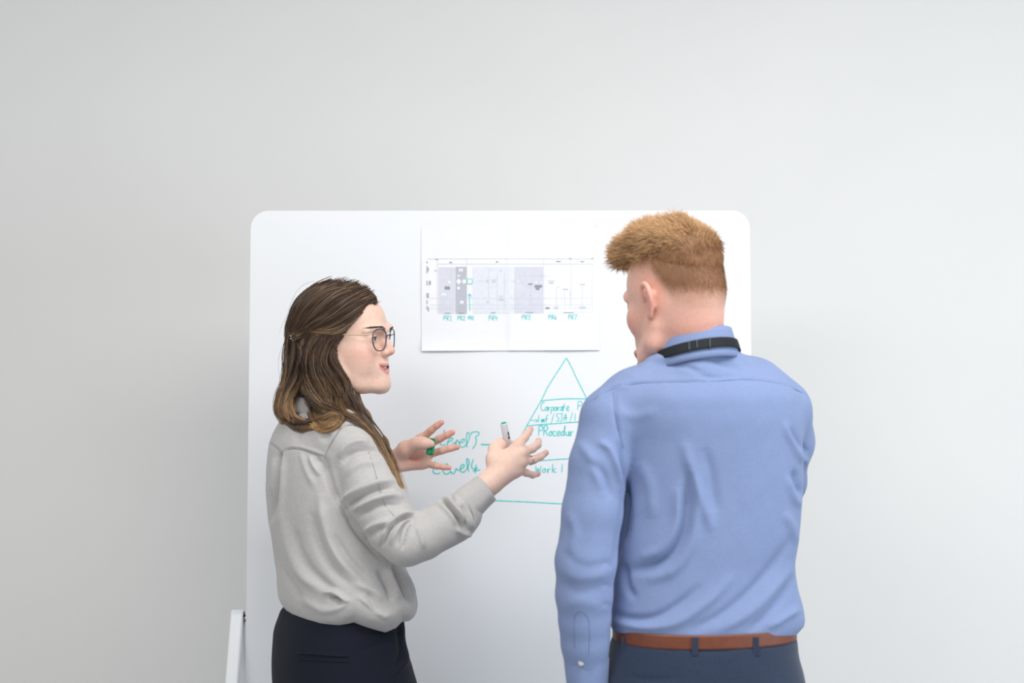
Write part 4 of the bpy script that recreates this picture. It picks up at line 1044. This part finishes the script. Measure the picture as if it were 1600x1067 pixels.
km = [P(1013.0, 569, 2.915), P(1015.0, 580, 2.92), P(1018.0, 591, 2.925), P(1023.0, 601, 2.93)]
kf = [[km[0], P(1004.0, 559, 2.905), P(999.0, 554.5, 2.90), P(995.5, 551.5, 2.895)], [km[1], P(1007.0, 575, 2.905), P(1003.0, 572, 2.90), P(1000.0, 570, 2.897)],
      [km[2], P(1014, 590, 2.90), P(1010, 596, 2.90), P(1014, 600, 2.905)], [km[3], P(1020, 604, 2.905), P(1017, 610, 2.905), P(1021, 612, 2.91)]]
hand(gh, RWm, km, kf, [np.array([.0105, .0090, .0085, .0072])]*4, palm_r=.014)
gh.chain([P(1042, 602, 2.915), P(1032, 588, 2.89), P(1026, 574, 2.885)], [.014, .012, .009], k=.012); gh.cap(RWm, P(1068, 630, 2.935), .026, .03, k=.015)
kv, kq = gh.mesh(1)
# left hand hanging below the cuff
LH = P(917, 1085, 2.60); lo = LH+np.array([-.07, -.08, -.22]); hi = LH+np.array([.08, .08, .04])
gh = Sculpt(lo, hi, .003); dn = lambda x, y, z: LH+np.array([x, y, -z])
km2 = [dn(.0, .035, .095), dn(.006, .012, .10), dn(.006, -.010, .098), dn(.002, -.030, .09)]
hand(gh, LH, km2, [[p, p+np.array([.008, .004, -.035]), p+np.array([.018, .002, -.058]), p+np.array([.030, 0, -.072])] for p in km2], [np.array([.0105, .009, .0085, .0072])]*4, palm_r=.014)
gh.chain([dn(.005, .03, .04), dn(.018, .048, .07), dn(.024, .05, .10)], [.014, .011, .008], k=.012); gh.cap(LH+[0, 0, .03], LH, .026, .025, k=.012)
gv, gq_ = gh.mesh(1)
V, Q = joinm([(HM.w(mv), mq), (bv, bq), (kv, kq), (gv, gq_)])
kc = hand_col(kv, [(f[-1], .02, .5) for f in kf], np.array(srgb(228, 172, 154)[:3]))
mesh_obj('body', V, Q, M['skin'], man, True, np.concatenate([mcol, np.tile(SKIN_M, (len(bv), 1)), kc, np.tile(SKIN_M, (len(gv), 1))]))
for y in (-1, 1):
    vs, fs = uv_sphere((.0752*HS, y*.0315*HS, -.001), .0125*HS); mesh_obj('eyeball', HM.w(vs), fs, M['eye_white'], man)

# ---- hair
gm = Sculpt((-.13, -.11, -.03), (.16, .11, .19), .0032)
gm.ell((-.003*HS, 0, .030*HS), (.0915*HS, .0709*HS, .0805*HS), k=.01)
for y, hgt in ((.040, 0), (.012, .014), (-.018, .014), (-.042, 0)):
    gm.chain([np.array(p)*HS for p in ((.086, y, .090+hgt*.3), (.066, y*1.0, .101+hgt*.8), (.03, y*1.0, .106+hgt), (-.025, y*.95, .097+hgt), (-.058, y*.9, .075+hgt*.6))], np.array([.016, .020, .0215, .0215, .019])*HS, k=.02)
gm.ell(np.array((-.040, 0, .06))*HS, np.array((.0555, .060, .060))*HS, k=.02)
sl, X, Y, Z = gm.region((-1, -1, -1), (1, 1, 1))
# hair line: above the temples, down to the back of the head
line = np.asarray(np.interp(X.ravel()/HS, [-.11, -.07, -.03, .03, .07, .12], [.012, .026, .046, .050, .056, .070]))[:, None, None]*HS-Z
line = line-.014*HS
gm.D[:] += (.0065*(1-np.clip(-line/.045, 0, 1))**2).astype(np.float32)
gm.D[:] = -smin(-gm.D, -np.broadcast_to(line, gm.D.shape).astype(np.float32), .024)
cv, cq = gm.mesh(2); cn = normals(cv, cq)
tuft = fractal(cv*[1, 1.3, 1], 95, 21, 2)
cv = cv+cn*(.0034*tuft)[:, None]; cn = normals(cv, cq)
G0, G1, G2 = [np.array(srgb(*c)[:3]) for c in ((120, 82, 54), (192, 146, 102), (228, 188, 140))]
mhair = mesh_obj('hair', HM.w(cv), cq, M['hair_m'], man, True, np.tile(G0*.9+G1*.1, (len(cv), 1)))
mhair['label'] = 'short ginger hair, longer on top and faded at the sides'
def fuzz(V_, N_, pick, length, lean, wild, rad, c_lo, c_hi, k=6, clump=None):
    p = V_[pick]; n_ = N_[pick]; m = len(p)
    d = n_*1.0+np.asarray(lean)+RNG.normal(size=(m, 3))*wild
    if clump is not None: d = d+clump[pick]
    d /= np.linalg.norm(d, axis=1, keepdims=True); L_ = (length[pick] if isinstance(length, np.ndarray) else length)*RNG.uniform(.6, 1.25, m)
    bend = np.asarray(lean)*.6+RNG.normal(size=(m, 3))*wild*.8
    t = np.linspace(0, 1, k)[None, :, None]
    C = p[:, None]-n_[:, None]*.001+d[:, None]*L_[:, None, None]*t+bend[:, None]*L_[:, None, None]*t*t*.5
    r = RNG.uniform(size=(m, 1, 1)); col = (c_lo*(1-r)+c_hi*r)*np.linspace(.75, 1.1, k)[None, :, None]
    return C, np.tile(rad*np.linspace(1, .35, k), (m, 1)), col
cl = np.stack([fractal(cv, 80, s_, 2) for s_ in (31, 32, 33)], 1)*.9
hi_ = np.clip((cv[:, 2]/HS-.050+.10*np.minimum(cv[:, 0]/HS, 0)+.006*fractal(cv, 60, 77, 2))/.030, 0, 1)
I = RNG.choice(len(cv), 19000); pk = RNG.uniform(size=len(I)) < hi_[I]
Ln = .0045+.0105*hi_
a1 = fuzz(cv, cn, I[pk], Ln, (.75, .15, .10), .28, .0005, G1*.72+G0*.28, G2, clump=cl*1.25)
a2 = fuzz(cv, cn, I[~pk], Ln, (-.05, 0, -1.2), .25, .0004, G0, G1, clump=cl*.4)
C, R_, W = [np.concatenate([x, y]) for x, y in zip(a1, a2)]
o = strands(HM.w(C.reshape(-1, 3)).reshape(C.shape), R_, W, 'hair_strands', M['hair_m'], mhair); o['kind'] = 'stuff'
mn = normals(mv, mq)
I = np.where(RNG.uniform(size=len(mv)) < stub**1.3*.7)[0]
C, R_, W = fuzz(mv, mn, I, .0016+.0045*stub**2, (-.1, 0, -1.2), .2, .00028, np.array(srgb(140, 98, 62)[:3]), np.array(srgb(190, 145, 98)[:3]), 4)
o = strands(HM.w(C.reshape(-1, 3)).reshape(C.shape), R_, W, 'cropped_hair', M['hair_m'], mhair); o['kind'] = 'stuff'

# ---- shirt
mrows = [(548, 1040, 1132), (558, 1022, 1150), (568, 1012, 1168), (580, 990, 1196), (594, 966, 1222), (612, 948, 1240), (640, 945, 1250), (690, 958, 1254), (740, 966, 1255), (790, 966, 1252), (840, 962, 1248), (885, 960, 1243), (920, 957, 1248), (955, 954, 1257), (975, 953, 1258), (990, 956, 1254), (1000, 963, 1245), (1008, 972, 1234)]
gs = Sculpt((.02, 2.42, .93), (.62, 3.06, 1.53), .0029)
zs, cx, cy, A, B = loft_rows(mrows, 2.65, MPSI, .60)
gs.loft(zs, cx, cy, A, B, MPSI, 2.25, k=.01)
gs.chain([P(1045, 590, 2.64), P(990, 618, 2.62), SLm], [.032, .042, .054], k=.03)
gs.chain([P(1125, 580, 2.66), P(1180, 602, 2.68), SRm], [.035, .043, .056], k=.035)
gs.chain([SLm, P(936, 724, 2.59), P(925, 800, 2.58), P(916, 875, 2.575), P(913, 930, 2.58), P(914, 970, 2.585), P(915, 1005, 2.59), P(916, 1028, 2.595)],
         [.0525, .0535, .0540, .0540, .0500, .0465, .0440, .0420], k=.010)
gs.chain([SRm, P(1224, 690, 2.74), P(1216, 750, 2.82), P(1200, 795, 2.88), P(1150, 735, 2.92), P(1080, 645, 2.93)], [.0560, .0570, .0530, .050, .045, .038], k=.014)
gs.chain([P(1040, 583, 2.625), P(1085, 576, 2.615), P(1130, 572, 2.63)], [.030, .036, .030], k=.035)
sv, sq = gs.mesh(2)
FM = [([(1076,735),(1074,790),(1066,835),(1045,870),(1015,886),(985,892)], -9, 8), ([(1088,760),(1086,815),(1076,858),(1050,892),(1010,906)], 5, 9), ([(1060,760),(1056,820),(1030,860),(1000,872)], 5, 9),
 ([(1068,690),(1082,740),(1100,790),(1112,830)], 5, 9), ([(1100,700),(1112,750),(1118,800)], -3.5, 9), ([(960,960),(985,968),(1020,966),(1060,945),(1095,915)], -5, 7), ([(965,978),(1000,984),(1050,975),(1100,945),(1145,900)], 5, 8),
 ([(1075,985),(1120,965),(1165,930),(1210,880),(1240,835)], -4.5, 8), ([(1110,990),(1160,965),(1205,925),(1240,880)], 4.5, 9), ([(1170,990),(1195,965),(1222,930),(1240,900)], -4, 7), ([(1200,985),(1225,968),(1250,950)], 4, 7),
 ([(975,880),(980,915),(992,935)], -5, 6), ([(978,760),(982,800),(975,850)], -5, 6), ([(1000,720),(1015,760),(1020,810)], 3, 10),
 ([(1225,660),(1238,690),(1252,715),(1268,724)], 5, 6), ([(1232,668),(1246,690),(1262,708)], -4, 5), ([(1240,735),(1246,760),(1256,775)], -6, 6), ([(1232,745),(1240,775),(1252,792)], 4, 6), ([(1225,800),(1238,825),(1246,850)], 3.5, 7),
 ([(968,690),(974,725),(977,770),(970,830),(962,880)], -9, 5), ([(935,690),(950,700),(966,735),(972,770)], 6, 6), ([(920,720),(940,740),(955,780)], -4, 7), ([(905,690),(925,720),(940,765)], 3.5, 8),
 ([(880,860),(900,880),(930,885),(958,875)], -2, 8), ([(872,885),(900,902),(935,900),(958,890)], 2, 8), ([(878,910),(905,925),(940,918)], -1.5, 8), ([(884,945),(905,940),(940,948)], 1.2, 9), ([(888,800),(898,830),(890,865)], 3.5, 8),
 ([(955,890),(950,880),(943,884)], -1.2, 4), ([(955,922),(948,914),(940,917)], -1.2, 4), ([(955,950),(948,944),(940,947)], -1.2, 4),
 ([(1010,580),(1035,570),(1070,572),(1100,585)], -3, 5), ([(1000,572),(1025,560),(1060,562)], 2.5, 5), ([(1110,560),(1135,572),(1160,576)], -2.5, 5), ([(930,620),(955,606),(985,600)], 3, 6), ([(1180,560),(1200,562),(1225,578)], -4, 4), ([(1090,588),(1130,590),(1160,586)], -2.5, 4),
 ([(915,632),(945,612),(985,600),(1040,596),(1100,596),(1160,592),(1205,596),(1240,606),(1268,622)], -2.4, 1.7), ([(960,640),(990,650),(1030,640)], 2, 9), ([(960,615),(962,650),(970,690)], -3, 3)]
sv = folds(sv, sq, [(p_, a_*1.3, w_) for p_, a_, w_ in FM])
sv = sv+normals(sv, sq)*(.0016*fractal(sv, 30, 13, 3))[:, None]
pp = topix(sv); hemd = np.interp(pp[:, 0], [950, 980, 1030, 1072, 1120, 1180, 1240, 1260], [-9, -8, -3, 4, 0, -3, -10, -12])
sv[:, 2] -= hemd*np.clip((pp[:, 1]-950)/45, 0, 1)**1.5*(pp[:, 0] > 950)*sv[:, 1]/FPX
shirt = mesh_obj('shirt', sv, sq, M['shirt'], man); shirt['label'] = 'light blue fine checked cotton shirt'
bvh_s = BVHTree.FromPolygons([tuple(v) for v in sv], [tuple(q) for q in sq])
for s_ in ([(915,633),(945,613),(985,601),(1040,597),(1100,597),(1160,593),(1205,597),(1240,607),(1268,623)], [(958,612),(960,640),(966,670),(974,700)],
           [(898,1012),(897.5,985),(898,964),(905,955),(913,958),(919,966),(921,992),(920,1023)]):
    seam(bvh_s, s_, .0005, M['seam_blue'], shirt)
sleeve_cuff([P(916, 1024, 2.594), P(917, 1094, 2.60)], [.0415, .0400, .0385, .0370, .0365], .002, shirt, M['shirt'])
bp_ = hit(bvh_s, 908, 1010, .001)
V, F = uv_sphere((0, 0, 0), 1, 14, 8); bpos = P(908, 1036, 2.595-.0425); V = V*np.array([.0055, .0016, .0055])+bpos; mesh_obj('button', V, F, M['button'], shirt)
CN = P(1085, 540, 2.655)
CN = CN+np.array([0, -.006, 0])
V, F = band(CN, (.086, .085), (.069, .0685), -.042, .018, .003, .25, MPSI, .15, tilt2=.13)
mesh_obj('collar', V, F, M['shirt'], shirt)
V, F = band(CN+np.array([0, 0, -.016]), (.0860, .0850), (.0805, .0795), -.0095, .0095, .0015, .25, MPSI, 0, tilt2=.13)
lan = mesh_obj('lanyard', V, F, M['lanyard'], man); lan['label'] = 'black woven lanyard strap under the shirt collar'
lv = np.array(V); bvh_l = BVHTree.FromPolygons([tuple(v) for v in lv], F)
for pxs in (1077, 1089, 1109):
    q = [hit(bvh_l, pxs, y, .0006) for y in np.linspace(520, 565, 30)]; q = [p for p in q if p is not None]
    if len(q) > 3: mesh_obj('slider', *tube(np.array(q), .0016, 6), M['clip_plastic'], lan)
# ---- belt and trousers
mtrow = [(1011, 958, 1241), (1016, 955.5, 1244), (1022, 954, 1245), (1035, 951, 1246), (1067, 946, 1249), (1110, 940, 1252), (1150, 944, 1250), (1180, 950, 1244)]
mt, tv, tq = trousers('trousers', mtrow, 2.65, MPSI, .66, mh, [.098, .082, .070], mfp, .005, M['slate'], man, [([(985,1058),(1015,1062),(1060,1060)], -2.5, 3), ([(1075,1012),(1110,1018),(1150,1013)], -2, 4)], P(0, 1011, 2.55)[2], 2.548)
mt['label'] = 'dark slate blue trousers'
hw = (1244-957)/2*2.65/FPX; qa = hw/math.sqrt(math.sin(MPSI)**2+(.66*math.cos(MPSI))**2)
V, F = band(np.array([P(1100.5, 1004, 2.65)[0], 2.65, P(0, 1003, 2.546)[2]]), (qa*.66, qa), (qa*.66, qa), -.012, .014, .004, 0, MPSI, 0, 96, e=2.3)
belt = mesh_obj('belt', V, F, M['belt_leather'], man); belt['label'] = 'brown leather belt'
bvh_t = BVHTree.FromPolygons([tuple(v) for v in V], F)
for pxs in (976, 1086, 1181):
    h_ = hit(bvh_t, pxs, 1006, 0)
    if h_ is not None:
        mb = MB(); mb.box(h_+[-.005, -.003, -.020], h_+[.005, .003, .012]); o = mb.build('belt_loop', M['slate'], mt, False)
for p in mfp: shoe((p[0], p[1]), MPSI, man, M['shoe'])
